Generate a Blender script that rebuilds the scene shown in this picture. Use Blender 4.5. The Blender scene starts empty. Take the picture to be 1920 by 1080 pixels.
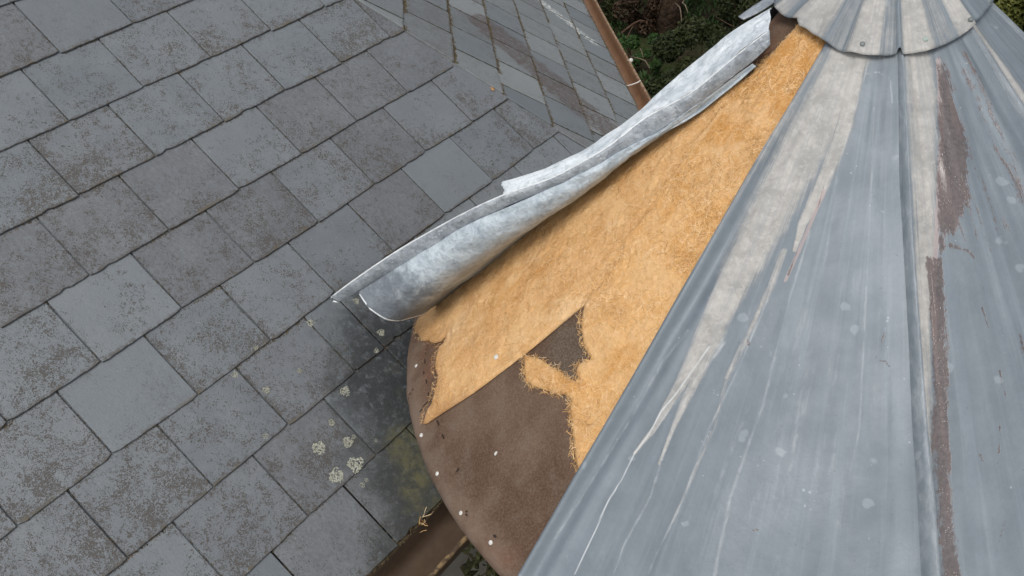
import bpy, bmesh, math, random
import numpy as np
from mathutils import Vector, Matrix

random.seed(7)
RNG = np.random.default_rng(11)
SC = bpy.context.scene
COL = SC.collection
R = math.radians

# ------------------------------------------------------------------ camera
CAM_POS = Vector((0.0, 0.0, 5.2))
CAM_X = Vector((0.9930030, -0.0727027, -0.0930552))
CAM_DOWN = Vector((-0.1180888, -0.6113537, -0.7824971))
CAM_FWD = Vector((0.0, 0.7880108, -0.6156615))
cam_data = bpy.data.cameras.new('camera')
cam = bpy.data.objects.new('camera', cam_data)
COL.objects.link(cam)
m = Matrix.Identity(4)
for r_ in range(3):
    m[r_][0] = CAM_X[r_]; m[r_][1] = -CAM_DOWN[r_]; m[r_][2] = -CAM_FWD[r_]; m[r_][3] = CAM_POS[r_]
cam.matrix_world = m
cam_data.sensor_width = 36.0
cam_data.lens = 29.06
cam_data.clip_start = 0.02
cam_data.clip_end = 500.0
SC.camera = cam

# ------------------------------------------------------------------ sky, sun, exposure
SUN_EL, SUN_AZ = R(58), R(200)            # azimuth from +Y towards +X: high, behind the camera and to the left
world = bpy.data.worlds.new('World'); SC.world = world
world.use_nodes = True
wn = world.node_tree; wn.nodes.clear()
sky = wn.nodes.new('ShaderNodeTexSky'); sky.sky_type = 'NISHITA'; sky.sun_disc = False
sky.sun_elevation = SUN_EL; sky.sun_rotation = SUN_AZ
sky.air_density = 1.0; sky.dust_density = 2.5; sky.ozone_density = 1.0
hsv = wn.nodes.new('ShaderNodeHueSaturation'); hsv.inputs['Saturation'].default_value = 0.30
bg = wn.nodes.new('ShaderNodeBackground'); bg.inputs['Strength'].default_value = 0.13
wo = wn.nodes.new('ShaderNodeOutputWorld')
wn.links.new(sky.outputs['Color'], hsv.inputs['Color'])
wn.links.new(hsv.outputs['Color'], bg.inputs['Color'])
wn.links.new(bg.outputs['Background'], wo.inputs['Surface'])
sun_data = bpy.data.lights.new('sun', 'SUN')
sun_data.energy = 1.35; sun_data.angle = R(24); sun_data.color = (1.0, 0.965, 0.92)
sun = bpy.data.objects.new('sun', sun_data); COL.objects.link(sun)
sd = Vector((math.sin(SUN_AZ) * math.cos(SUN_EL), math.cos(SUN_AZ) * math.cos(SUN_EL), math.sin(SUN_EL)))
sun.rotation_euler = sd.to_track_quat('Z', 'Y').to_euler()
SC.view_settings.view_transform = 'Standard'
SC.view_settings.look = 'None'
SC.view_settings.exposure = 0.30
SC.view_settings.gamma = 1.0
SC.view_settings.use_curve_mapping = False
SC.cycles.max_bounces = 6
SC.cycles.diffuse_bounces = 3
SC.cycles.glossy_bounces = 3

# ------------------------------------------------------------------ helpers: objects
def link(o, parent=None):
    COL.objects.link(o)
    if parent is not None: o.parent = parent
    return o
def tag(o, label=None, cat=None, group=None, kind=None):
    if label: o['label'] = label
    if cat: o['category'] = cat
    if group: o['group'] = group
    if kind: o['kind'] = kind
    return o
def empty(name, loc=(0, 0, 0), mat=None):
    o = bpy.data.objects.new(name, None)
    o.empty_display_size = 0.1
    COL.objects.link(o)
    if mat is not None: o.matrix_world = mat
    else: o.location = loc
    return o
def np_mesh(name, V, F, smooth=True, attrs=None):
    """mesh from numpy vertices and an (M,3) or (M,4) face array"""
    V = np.asarray(V, np.float32); F = np.asarray(F, np.int32)
    me = bpy.data.meshes.new(name)
    k = F.shape[1]
    me.vertices.add(len(V)); me.vertices.foreach_set('co', V.ravel())
    me.loops.add(F.size); me.loops.foreach_set('vertex_index', F.ravel())
    me.polygons.add(len(F))
    me.polygons.foreach_set('loop_start', np.arange(0, F.size, k, dtype=np.int32))
    me.polygons.foreach_set('use_smooth', np.full(len(F), smooth))
    me.update(calc_edges=True)
    for an, av in (attrs or {}).items():
        a = me.attributes.new(an, 'FLOAT', 'POINT'); a.data.foreach_set('value', np.asarray(av, np.float32).ravel())
    return me
def py_mesh(name, V, F, smooth=False):
    me = bpy.data.meshes.new(name); me.from_pydata([tuple(v) for v in V], [], [tuple(f) for f in F]); me.update()
    if smooth:
        for p in me.polygons: p.use_smooth = True
    return me
def obj(name, me, mat, parent=None, loc=None):
    o = bpy.data.objects.new(name, me); me.name = name
    if mat is not None: me.materials.append(mat)
    link(o, parent)
    if loc is not None: o.location = loc
    return o
def grid_faces(nu, nv, close=False):
    i = np.arange(nu - (0 if close else 1))[:, None]; j = np.arange(nv - 1)[None, :]
    a = i * nv + j; b = ((i + 1) % nu) * nv + j
    return np.stack([a, b, b + 1, a + 1], -1).reshape(-1, 4)
def solid(o, t, offset=-1.0):
    md = o.modifiers.new('thickness', 'SOLIDIFY'); md.thickness = t; md.offset = offset
    return o
def loft(name, rows, mat, parent=None, sub=1, loc=None, smooth=True, dent=0.0):
    """open sheet through rows of points, refined by cubic interpolation along both directions"""
    A = np.array(rows, float)
    def up(A, n):
        k = A.shape[0]; s = np.linspace(0, k - 1, (k - 1) * n + 1)
        i = np.clip(s.astype(int), 0, k - 2); f = (s - i)[:, None, None]
        p0 = A[np.clip(i - 1, 0, k - 1)]; p1 = A[i]; p2 = A[i + 1]; p3 = A[np.clip(i + 2, 0, k - 1)]
        return 0.5 * (2 * p1 + (p2 - p0) * f + (2 * p0 - 5 * p1 + 4 * p2 - p3) * f ** 2 + (3 * p1 - p0 - 3 * p2 + p3) * f ** 3)
    A = up(A, 6 * sub)
    A = np.swapaxes(up(np.swapaxes(A, 0, 1), 5 * sub), 0, 1)
    nu, nv = A.shape[:2]
    if dent:                                # dents and creases left by the wind
        gu, gv = np.meshgrid(np.arange(nu) / 6.0, np.arange(nv) / 5.0, indexing='ij')
        A = A + (dent * (1.3 * (vnoise(gu * 0.55 + 3, gv * 0.35, 5) - 0.5) + 0.8 * (vnoise(gu * 1.3 + 9, gv * 0.8 + 4, 6) - 0.5) + 0.5 * np.abs(vnoise(gu * 0.8 + 30, gv * 1.6, 7) - 0.5)))[..., None] * np.array([-0.6, -0.35, 0.72])
    uu = np.repeat(np.linspace(0, 1, nu), nv); vv = np.tile(np.linspace(0, 1, nv), nu)
    me = np_mesh(name, A.reshape(-1, 3), grid_faces(nu, nv), smooth, {'su': uu, 'sv': vv})
    return obj(name, me, mat, parent, loc), A
def tube(pts, radii, n=7):
    """tapered tube: vertices, faces"""
    V, F = [], []
    pts = [Vector(p) for p in pts]
    for i, p in enumerate(pts):
        d = (pts[min(i + 1, len(pts) - 1)] - pts[max(i - 1, 0)]).normalized()
        a = d.orthogonal().normalized(); b = d.cross(a)
        for k in range(n):
            t = 2 * math.pi * k / n
            V.append(p + (a * math.cos(t) + b * math.sin(t)) * radii[i])
    for i in range(len(pts) - 1):
        for k in range(n):
            F.append((i * n + k, i * n + (k + 1) % n, (i + 1) * n + (k + 1) % n, (i + 1) * n + k))
    F.append(tuple(range(n - 1, -1, -1))); F.append(tuple((len(pts) - 1) * n + k for k in range(n)))
    return V, F
class Acc:
    def __init__(s): s.V, s.F = [], []
    def add(s, V, F):
        b = len(s.V); s.V += [tuple(v) for v in V]; s.F += [tuple(i + b for i in f) for f in F]
    def mesh(s, name, smooth=False): return py_mesh(name, s.V, s.F, smooth)

# ------------------------------------------------------------------ helpers: materials
class NT:
    def __init__(s, name):
        s.m = bpy.data.materials.new(name); s.m.use_nodes = True
        s.t = s.m.node_tree; s.t.nodes.clear()
        s.out = s.t.nodes.new('ShaderNodeOutputMaterial')
        s.b = s.t.nodes.new('ShaderNodeBsdfPrincipled')
        s.t.links.new(s.b.outputs[0], s.out.inputs[0])
    def put(s, sock, v):
        if v is None: return
        if hasattr(v, 'is_linked'): s.t.links.new(v, sock)
        else:
            if sock.type == 'RGBA' and not hasattr(v, '__len__'): v = (v, v, v, 1)
            if sock.type == 'RGBA' and len(v) == 3: v = (*v, 1)
            sock.default_value = v
    def set(s, **k):
        for n_, v in k.items(): s.put(s.b.inputs[n_.replace('_', ' ')], v)
    def math(s, op, a, b=0.0, c=0.0, clamp=False):
        n = s.t.nodes.new('ShaderNodeMath'); n.operation = op; n.use_clamp = clamp
        s.put(n.inputs[0], a); s.put(n.inputs[1], b); s.put(n.inputs[2], c); return n.outputs[0]
    def vmath(s, op, a, b=(0, 0, 0), scale=None):
        n = s.t.nodes.new('ShaderNodeVectorMath'); n.operation = op
        s.put(n.inputs[0], a); s.put(n.inputs[1], b)
        if scale is not None: s.put(n.inputs[3], scale)
        return n.outputs['Value'] if op in ('LENGTH', 'DOT_PRODUCT', 'DISTANCE') else n.outputs[0]
    def mul(s, a, b): return s.math('MULTIPLY', a, b)
    def add(s, a, b): return s.math('ADD', a, b)
    def sstep(s, x, lo, hi, a=0.0, b=1.0):
        n = s.t.nodes.new('ShaderNodeMapRange'); n.interpolation_type = 'SMOOTHSTEP'
        s.put(n.inputs[0], x); s.put(n.inputs[1], lo); s.put(n.inputs[2], hi); s.put(n.inputs[3], a); s.put(n.inputs[4], b)
        return n.outputs[0]
    def mix(s, f, a, b, mode='MIX'):
        n = s.t.nodes.new('ShaderNodeMix'); n.data_type = 'RGBA'; n.blend_type = mode
        s.put(n.inputs[0], f); s.put(n.inputs[6], a); s.put(n.inputs[7], b); return n.outputs[2]
    def noise(s, vec, scale, detail=3.0, rough=0.55, dist=0.0, col=False):
        n = s.t.nodes.new('ShaderNodeTexNoise'); s.put(n.inputs['Vector'], vec)
        s.put(n.inputs['Scale'], scale); s.put(n.inputs['Detail'], detail); s.put(n.inputs['Roughness'], rough); s.put(n.inputs['Distortion'], dist)
        return n.outputs['Color' if col else 'Fac']
    def voro(s, vec, scale, feature='F1', rand=1.0, out='Distance'):
        n = s.t.nodes.new('ShaderNodeTexVoronoi'); n.feature = feature
        s.put(n.inputs['Vector'], vec); s.put(n.inputs['Scale'], scale); s.put(n.inputs['Randomness'], rand)
        return n.outputs[out]
    def attr(s, name):
        n = s.t.nodes.new('ShaderNodeAttribute'); n.attribute_name = name; return n.outputs['Fac']
    def coord(s, which='Object', ob=None):
        n = s.t.nodes.new('ShaderNodeTexCoord')
        if ob is not None: n.object = ob
        return n.outputs[which]
    def pos(s): return s.t.nodes.new('ShaderNodeNewGeometry').outputs['Position']
    def island(s): return s.t.nodes.new('ShaderNodeNewGeometry').outputs['Random Per Island']
    def rand(s): return s.t.nodes.new('ShaderNodeObjectInfo').outputs['Random']
    def scale(s, vec, xyz):
        return s.vmath('MULTIPLY', vec, xyz)
    def sep(s, vec):
        n = s.t.nodes.new('ShaderNodeSeparateXYZ'); s.put(n.inputs[0], vec); return n.outputs
    def comb(s, x, y, z=0.0):
        n = s.t.nodes.new('ShaderNodeCombineXYZ'); s.put(n.inputs[0], x); s.put(n.inputs[1], y); s.put(n.inputs[2], z); return n.outputs[0]
    def bump(s, h, strength=0.4, dist=0.002, prev=None):
        n = s.t.nodes.new('ShaderNodeBump'); s.put(n.inputs['Strength'], strength); s.put(n.inputs['Distance'], dist)
        s.put(n.inputs['Height'], h)
        if prev is not None: s.put(n.inputs['Normal'], prev)
        return n.outputs[0]
    def segdist(s, vec, p0, p1):
        p0 = Vector(p0); p1 = Vector(p1); d = p1 - p0
        rel = s.vmath('SUBTRACT', vec, tuple(p0))
        t = s.math('DIVIDE', s.vmath('DOT_PRODUCT', rel, tuple(d)), d.length_squared, clamp=True)
        return s.vmath('LENGTH', s.vmath('SUBTRACT', rel, s.vmath('SCALE', tuple(d), scale=t)))

# ------------------------------------------------------------------ shared frames
def frame(o, x, y, z):
    mm = Matrix.Identity(4)
    for r_ in range(3): mm[r_][0] = x[r_]; mm[r_][1] = y[r_]; mm[r_][2] = z[r_]; mm[r_][3] = o[r_]
    return mm
N1 = Vector((0.43880, -0.39766, 0.80582)).normalized(); D1 = Vector((0.5970, -0.5411, -0.5922)); D1 = (D1 - N1 * D1.dot(N1)).normalized(); Y1 = N1.cross(D1)
O1 = Vector((0.0, 1.8786, 3.7323))
N2 = Vector((0.59190, 0.01890, 0.80580)).normalized(); D2 = Vector((0.8054, 0.0257, -0.5922)); D2 = (D2 - N2 * D2.dot(N2)).normalized(); Y2 = N2.cross(D2)
O2 = Vector((-0.2492, 2.6244, 4.2361))
M1, M2 = frame(O1, D1, Y1, N1), frame(O2, D2, Y2, N2)
EAVE1, EAVE2 = 0.2783, 1.078
CORNER = Vector((0.672, 2.286, 3.567))
E1DIR, E2DIR = -Y1, Y2
OUT1 = Vector((D1.x, D1.y, 0)).normalized(); OUT2 = Vector((D2.x, D2.y, 0)).normalized()
# turret cone
AL = R(48.5); SA, CA = math.sin(AL), math.cos(AL)
APEX = Vector((0.7251, 1.4533, 4.7536)); RIM_T = 1.342
ZR = APEX.z - RIM_T * CA
TURRET_O = Vector((APEX.x, APEX.y, ZR))            # base point of the turret roof
def cone_pts(phi, t, lift=0.0):
    """phi in degrees, slant distance t, lift along the outward normal; relative to TURRET_O"""
    p = np.radians(phi)
    x = (SA * t + CA * lift) * np.cos(p); y = (SA * t + CA * lift) * np.sin(p)
    z = APEX.z - ZR - CA * t + SA * lift
    return np.stack(np.broadcast_arrays(x, y, z), -1)
def dev(phi, t):
    """flat development of the cone in metres"""
    th = np.radians(phi) * SA
    return np.stack([t * np.cos(th), t * np.sin(th)], -1)
def seg_dist(P, pts, widths=None):
    q = dev(*np.array(pts, float).T); best = np.full(P.shape[:-1], 1e9)
    for i in range(len(q) - 1):
        a, b = q[i], q[i + 1]; ab = b - a
        s = np.clip(((P - a) @ ab) / (ab @ ab), 0, 1)
        d = np.linalg.norm(P - a - s[..., None] * ab, axis=-1)
        if widths is not None: d = d / (widths[i] + (widths[i + 1] - widths[i]) * s)
        best = np.minimum(best, d)
    return best
def inside(P, pts):
    q = dev(*np.array(pts, float).T); x, y = P[..., 0], P[..., 1]; c = np.zeros(x.shape, bool)
    j = len(q) - 1
    for i in range(len(q)):
        xi, yi = q[i]; xj, yj = q[j]
        with np.errstate(divide='ignore', invalid='ignore'):
            c ^= ((yi > y) != (yj > y)) & (x < (xj - xi) * (y - yi) / (yj - yi) + xi)
        j = i
    return c
def sdf(P, pts):
    d = seg_dist(P, list(pts) + [pts[0]]); return np.where(inside(P, pts), d, -d)
def ss(x, a, b):
    t = np.clip((x - a) / (b - a), 0, 1); return t * t * (3 - 2 * t)
def vnoise(x, y, seed=0):
    """smooth value noise"""
    rs = np.random.default_rng(seed); T = rs.random((256, 256))
    xi = np.floor(x).astype(int); yi = np.floor(y).astype(int); fx = x - xi; fy = y - yi
    fx = fx * fx * (3 - 2 * fx); fy = fy * fy * (3 - 2 * fy)
    g = lambda a, b: T[a % 256, b % 256]
    return (g(xi, yi) * (1 - fx) + g(xi + 1, yi) * fx) * (1 - fy) + (g(xi, yi + 1) * (1 - fx) + g(xi + 1, yi + 1) * fx) * fy

# ------------------------------------------------------------------ materials
def slate_material(name, crust_ob=None, lich=1.0, pale=0.0):
    n = NT(name); co = n.coord(); rnd = n.rand()
    off = n.vmath('ADD', co, n.comb(n.mul(rnd, 37.0), n.mul(rnd, 91.0), n.mul(rnd, 13.0)))
    x = n.sep(co)[0]; y = n.sep(co)[1]
    wp = n.pos()
    r2 = n.math('FRACT', n.mul(rnd, 7.31)); r3 = n.math('FRACT', n.mul(rnd, 17.77))
    base = n.mix(rnd, (0.134, 0.152, 0.166), (0.174, 0.192, 0.203))
    base = n.mix(n.mul(r2, 0.45), base, (0.128, 0.125, 0.134))
    cloud = n.noise(off, 9.0, 4, 0.6)
    base = n.mix(n.mul(n.sstep(cloud, 0.35, 0.75), 0.55), base, (0.198, 0.214, 0.222))
    grain = n.noise(n.scale(off, (1.0, 2.4, 1.0)), 150.0, 4, 0.65)
    base = n.mix(n.sstep(grain, 0.2, 0.8, 0.0, 0.4), base, (0.104, 0.116, 0.125))
    if pale: base = n.mix(pale, base, n.mix(n.math('FRACT', n.mul(rnd, 5.77)), (0.165, 0.182, 0.190), (0.330, 0.345, 0.330)))
    # crusty dark lichen: denser towards the tail and the sides, and on some slates
    tail = n.sstep(x, -0.15, 0.0)
    side = n.sstep(n.math('ABSOLUTE', y), 0.075, 0.107)
    big = n.noise(off, 13.0, 3, 0.6)
    patch = n.noise(off, 55.0, 3, 0.6, 0.8)
    cells = n.noise(off, 150.0, 3, 0.55, 2.2)
    dens = n.add(n.add(n.mul(tail, 0.050), n.mul(side, 0.02)), n.add(n.mul(n.math('SUBTRACT', r3, 0.55), 0.12), n.mul(n.math('SUBTRACT', big, 0.5), 0.46)))
    dens = n.add(dens, n.mul(n.math('SUBTRACT', patch, 0.5), 0.42))
    crust = n.mul(n.sstep(n.add(cells, dens), 0.590, 0.618), lich)
    rough = n.mul(n.math('GREATER_THAN', r2, 0.80), n.sstep(n.noise(n.scale(off, (1.0, 1.5, 1.0)), 85.0, 6, 0.75, 0.4), 0.40, 0.60))
    clean = n.math('LESS_THAN', r3, 0.12)
    crust = n.mul(crust, n.math('SUBTRACT', 1.0, n.mul(clean, 0.5)))
    base = n.mix(n.mul(rough, 0.40), base, (0.084, 0.077, 0.074))
    base = n.mix(n.mul(clean, 0.20), base, (0.110, 0.130, 0.150))
    edge = n.math('MULTIPLY', n.sstep(x, -0.011, -0.001), n.sstep(patch, 0.36, 0.55))
    crust = n.math('MAXIMUM', crust, n.mul(edge, 0.8))
    ccol = n.mix(n.noise(off, 220.0, 2), (0.050, 0.044, 0.038), (0.098, 0.086, 0.074))
    ccol = n.mix(n.mul(edge, n.sstep(big, 0.45, 0.65)), ccol, (0.105, 0.083, 0.045))
    col = n.mix(n.mul(crust, 0.85), base, ccol)
    # small pale specks and scratches
    sp = n.math('LESS_THAN', n.voro(n.scale(off, (1.0, 1.6, 1.0)), 46.0), 0.055)
    sp = n.mul(sp, n.math('GREATER_THAN', n.noise(off, 30.0, 1), 0.50))
    col = n.mix(n.mul(sp, 0.6), col, (0.42, 0.44, 0.43))
    # wet algae where the turret drips, with painted shade under the sheet's end
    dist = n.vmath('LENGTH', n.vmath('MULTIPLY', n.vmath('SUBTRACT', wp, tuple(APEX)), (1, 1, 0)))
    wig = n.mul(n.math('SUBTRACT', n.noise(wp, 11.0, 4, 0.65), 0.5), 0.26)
    back = n.sstep(n.sep(wp)[1], 1.36, 1.52)  # widens and darkens the mask as the curled sheet's cast shadow
    alg_shade = n.sstep(n.math('SUBTRACT', n.add(dist, wig), n.mul(back, 0.045)), 1.215, 1.07)
    alg_shade = n.mul(alg_shade, n.sstep(n.noise(wp, 60.0, 4, 0.7), 0.30, 0.52, 0.45, 1.0))
    alg_shade = n.mul(alg_shade, n.sstep(n.sep(wp)[1], 1.82, 1.70))
    alg_shade_col = n.mix(n.noise(wp, 8.0, 3), (0.014, 0.017, 0.017), (0.046, 0.051, 0.047))
    alg_shade_col = n.mix(n.mul(back, n.sstep(n.add(dist, n.mul(wig, 0.5)), 1.25, 1.10)), alg_shade_col, (0.012, 0.013, 0.013))
    alg_shade_col = n.mix(n.mul(n.sstep(dist, 1.10, 1.03), n.sstep(n.noise(wp, 14.0, 4, 0.65), 0.55, 0.70)), alg_shade_col, (0.080, 0.076, 0.04))
    gs = n.segdist(wp, (-0.318, 1.395, 3.673), (-0.279, 1.260, 3.593))
    gm = n.mul(n.sstep(n.add(gs, n.mul(n.math('SUBTRACT', n.noise(wp, 16.0, 4, 0.6), 0.5), 0.14)), 0.062, 0.010), n.sstep(n.noise(wp, 38.0, 5, 0.7), 0.38, 0.60, 0.15, 1.0))
    col = n.mix(n.mul(alg_shade, 0.85), col, alg_shade_col)
    col = n.mix(n.mul(gm, 0.65), col, (0.140, 0.128, 0.060))
    if crust_ob is not None:
        rc = n.coord('Object', crust_ob)
        d = n.segdist(rc, (0.36, 0.49, 0.01), (0.86, 0.02, 0.01))
        wob = n.mul(n.math('SUBTRACT', n.noise(rc, 24.0, 6, 0.72), 0.5), 0.22)
        pm = n.mul(n.sstep(n.add(d, wob), 0.118, 0.092), n.sstep(n.noise(n.scale(rc, (1, 1.5, 1)), 60.0, 5, 0.75, 0.8), 0.42, 0.52, 0.10, 1.0))
        pc = n.mix(n.noise(rc, 130.0, 3, 0.7), (0.040, 0.028, 0.026), (0.150, 0.112, 0.100))
        col = n.mix(n.mul(pm, 0.95), col, pc)
        d2 = n.segdist(rc, (0.62, 1.42, 0.01), (0.99, 1.14, 0.01))
        wm = n.mul(n.sstep(n.add(d2, n.mul(n.math('SUBTRACT', n.noise(rc, 30.0, 3), 0.5), 0.07)), 0.050, 0.016), n.sstep(n.noise(rc, 70.0, 4, 0.7), 0.47, 0.55))
        col = n.mix(n.mul(wm, 0.95), col, (0.66, 0.67, 0.63))
    n.set(Base_Color=col, Roughness=n.mix(n.mul(alg_shade, 0.6), n.sstep(crust, 0, 1, 0.50, 0.85), 0.30), Specular_IOR_Level=0.5)
    h = n.add(n.mul(grain, 0.5), n.add(n.mul(crust, 0.45), n.mul(n.noise(n.scale(off, (1, 1, 1)), 28.0, 4), 1.3)))
    n.set(Normal=n.bump(h, 0.55, 0.0022))
    return n.m
def plain(name, col, rough=0.6, var=0.25, scale=40.0, spec=0.4, metal=0.0, bump=0.3, bd=0.002, col2=None):
    n = NT(name); co = n.coord()
    f = n.noise(co, scale, 5, 0.65)
    lo = tuple(c * (1 - var) for c in col); hi = col2 or tuple(min(1, c * (1 + var)) for c in col)
    n.set(Base_Color=n.mix(n.sstep(f, 0.3, 0.7), lo, hi), Roughness=rough, Specular_IOR_Level=spec, Metallic=metal)
    if bump: n.set(Normal=n.bump(n.noise(co, scale * 2.2, 4), bump, bd))
    return n.m
def zinc_material():
    n = NT('weathered_zinc'); co = n.coord()
    ph, t = n.attr('phi'), n.attr('slant')
    be, wh, dk, pk = n.attr('beige'), n.attr('white'), n.attr('dark'), n.attr('pink')
    sv = n.comb(n.mul(ph, 0.10), n.mul(t, 1.0), 0.0)                 # streaks run down the slope
    st1 = n.noise(n.scale(sv, (3.2, 1.1, 1)), 1.0, 4, 0.6)
    st2 = n.noise(n.scale(sv, (9.0, 2.2, 1)), 1.0, 4, 0.6, 0.3)
    st3 = n.noise(n.scale(sv, (30.0, 3.5, 1)), 1.0, 3, 0.6)
    cl = n.noise(co, 14.0, 5, 0.65); fine = n.noise(co, 130.0, 4, 0.65)
    base = n.mix(n.sstep(cl, 0.3, 0.72), (0.140, 0.166, 0.188), (0.176, 0.205, 0.229))
    base = n.mix(n.mul(n.sstep(st1, 0.46, 0.66), 0.40), base, (0.222, 0.262, 0.290))
    base = n.mix(n.mul(n.sstep(st2, 0.52, 0.70), 0.22), base, (0.285, 0.328, 0.354))
    base = n.mix(n.mul(n.sstep(st3, 0.60, 0.74), 0.10), base, (0.32, 0.36, 0.382))
    base = n.mix(n.mul(n.sstep(fine, 0.25, 0.75), 0.26), base, (0.142, 0.166, 0.190))
    # round drip blotches and pale specks
    vb = n.voro(n.vmath('ADD', co, n.vmath('SCALE', n.noise(co, 30.0, 2, col=True), scale=0.02)), 19.0)
    blot = n.mul(n.sstep(n.add(vb, n.mul(n.math('SUBTRACT', n.noise(co, 60.0, 3), 0.5), 0.18)), 0.20, 0.13), n.math('GREATER_THAN', n.noise(co, 11.0, 1), 0.55))
    base = n.mix(n.mul(blot, 0.20), base, (0.47, 0.53, 0.55))
    sp = n.mul(n.math('LESS_THAN', n.voro(co, 95.0), n.mul(n.sstep(n.noise(co, 37.0, 2), 0.45, 0.75), 0.24)), n.math('GREATER_THAN', n.noise(co, 16.0, 2), 0.55))
    base = n.mix(n.mul(sp, 0.30), base, (0.52, 0.56, 0.56))
    pit = n.mul(n.math('LESS_THAN', n.voro(n.vmath('ADD', co, (3.1, 1.7, 0.4)), 55.0), 0.085), n.math('GREATER_THAN', n.noise(co, 17.0, 2), 0.55))
    base = n.mix(n.mul(pit, 0.45), base, (0.10, 0.115, 0.13))
    # pale lime run-off
    rag = n.noise(n.scale(sv, (15.0, 34.0, 1)), 1.0, 5, 0.68, 0.6)      # ragged, drawn out down the slope
    rag2 = n.noise(n.scale(sv, (5.0, 9.0, 1)), 1.0, 4, 0.6, 0.4)
    rg = n.add(n.mul(n.math('SUBTRACT', rag, 0.5), 1.0), n.mul(n.math('SUBTRACT', rag2, 0.5), 0.9))
    br = n.add(n.mul(n.math('SUBTRACT', st2, 0.5), 0.8), n.add(n.mul(n.math('SUBTRACT', n.noise(co, 45.0, 4, 0.65), 0.5), 0.5), n.mul(n.math('SUBTRACT', st3, 0.5), 0.9)))
    bm = n.sstep(n.add(be, n.add(n.mul(br, 0.8), n.mul(rg, 0.30))), 0.22, 0.80)
    bcol = n.mix(n.sstep(n.noise(co, 24.0, 4, 0.65), 0.3, 0.7), (0.320, 0.306, 0.280), (0.490, 0.464, 0.425))
    bcol = n.mix(n.mul(n.sstep(n.noise(co, 75.0, 4, 0.7, 0.8), 0.48, 0.62), 0.45), bcol, (0.57, 0.545, 0.505))
    bcol = n.mix(n.mul(n.sstep(st2, 0.45, 0.62), 0.45), bcol, (0.30, 0.312, 0.318))
    bcol = n.mix(n.mul(n.sstep(fine, 0.55, 0.3), 0.35), bcol, (0.30, 0.292, 0.275))
    col = n.mix(n.mul(bm, 0.86), base, bcol)
    pm = n.sstep(n.add(pk, n.mul(br, 0.6)), 0.35, 0.7)
    col = n.mix(n.mul(pm, 0.55), col, (0.42, 0.325, 0.305))
    wm = n.sstep(n.add(wh, n.mul(rg, 0.55)), 0.22, 0.95)
    col = n.mix(n.mul(wm, 0.85), col, (0.60, 0.625, 0.63))
    dm = n.sstep(n.add(dk, n.add(n.mul(n.math('SUBTRACT', n.noise(co, 95.0, 5, 0.7), 0.5), 0.7), n.mul(rg, 0.75))), 0.42, 0.64)
    dcol = n.mix(n.sstep(n.noise(co, 150.0, 4, 0.7), 0.3, 0.7), (0.078, 0.060, 0.057), (0.130, 0.104, 0.098))
    dcol = n.mix(n.mul(n.sstep(rag2, 0.45, 0.65), 0.4), dcol, (0.175, 0.125, 0.112))
    col = n.mix(n.mul(dm, 0.88), col, dcol)
    ro = n.mix(dm, n.mix(bm, n.sstep(n.noise(co, 6.0, 4, 0.6), 0.35, 0.65, 0.50, 0.64), 0.78), 0.20)
    n.set(Base_Color=col, Roughness=ro, Metallic=n.mix(n.math('MAXIMUM', bm, dm), 0.10, 0.0), Specular_IOR_Level=0.5)
    h = n.add(n.mul(cl, 0.6), n.add(n.mul(fine, 0.18), n.add(n.mul(bm, 0.25), n.mul(dm, -0.15))))
    b1 = n.bump(n.add(h, n.mul(n.noise(co, 7.0, 3, 0.55), 0.9)), 0.5, 0.0045)
    drops = n.mul(dm, n.sstep(n.voro(co, 210.0), 0.42, 0.12))
    n.set(Normal=n.bump(n.mul(drops, n.sstep(n.noise(co, 45.0, 3), 0.45, 0.6)), 0.5, 0.0015, b1))
    return n.m
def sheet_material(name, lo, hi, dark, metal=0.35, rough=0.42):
    """fresher zinc of the torn sheet: mottled pale tone and scratches"""
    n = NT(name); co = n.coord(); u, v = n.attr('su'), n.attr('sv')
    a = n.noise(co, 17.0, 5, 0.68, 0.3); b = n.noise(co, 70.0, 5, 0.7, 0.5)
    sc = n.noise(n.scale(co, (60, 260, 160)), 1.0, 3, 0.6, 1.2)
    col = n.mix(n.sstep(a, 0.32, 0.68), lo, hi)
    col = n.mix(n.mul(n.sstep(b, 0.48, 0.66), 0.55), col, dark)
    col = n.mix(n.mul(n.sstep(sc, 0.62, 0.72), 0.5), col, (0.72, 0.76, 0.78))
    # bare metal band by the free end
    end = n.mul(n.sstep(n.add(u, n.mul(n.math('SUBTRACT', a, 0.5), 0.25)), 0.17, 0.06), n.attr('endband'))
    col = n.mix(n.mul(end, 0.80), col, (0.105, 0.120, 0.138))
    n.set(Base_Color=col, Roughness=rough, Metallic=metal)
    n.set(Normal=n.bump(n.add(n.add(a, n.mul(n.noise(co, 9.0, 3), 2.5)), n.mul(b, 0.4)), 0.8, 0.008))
    return n.m
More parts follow.
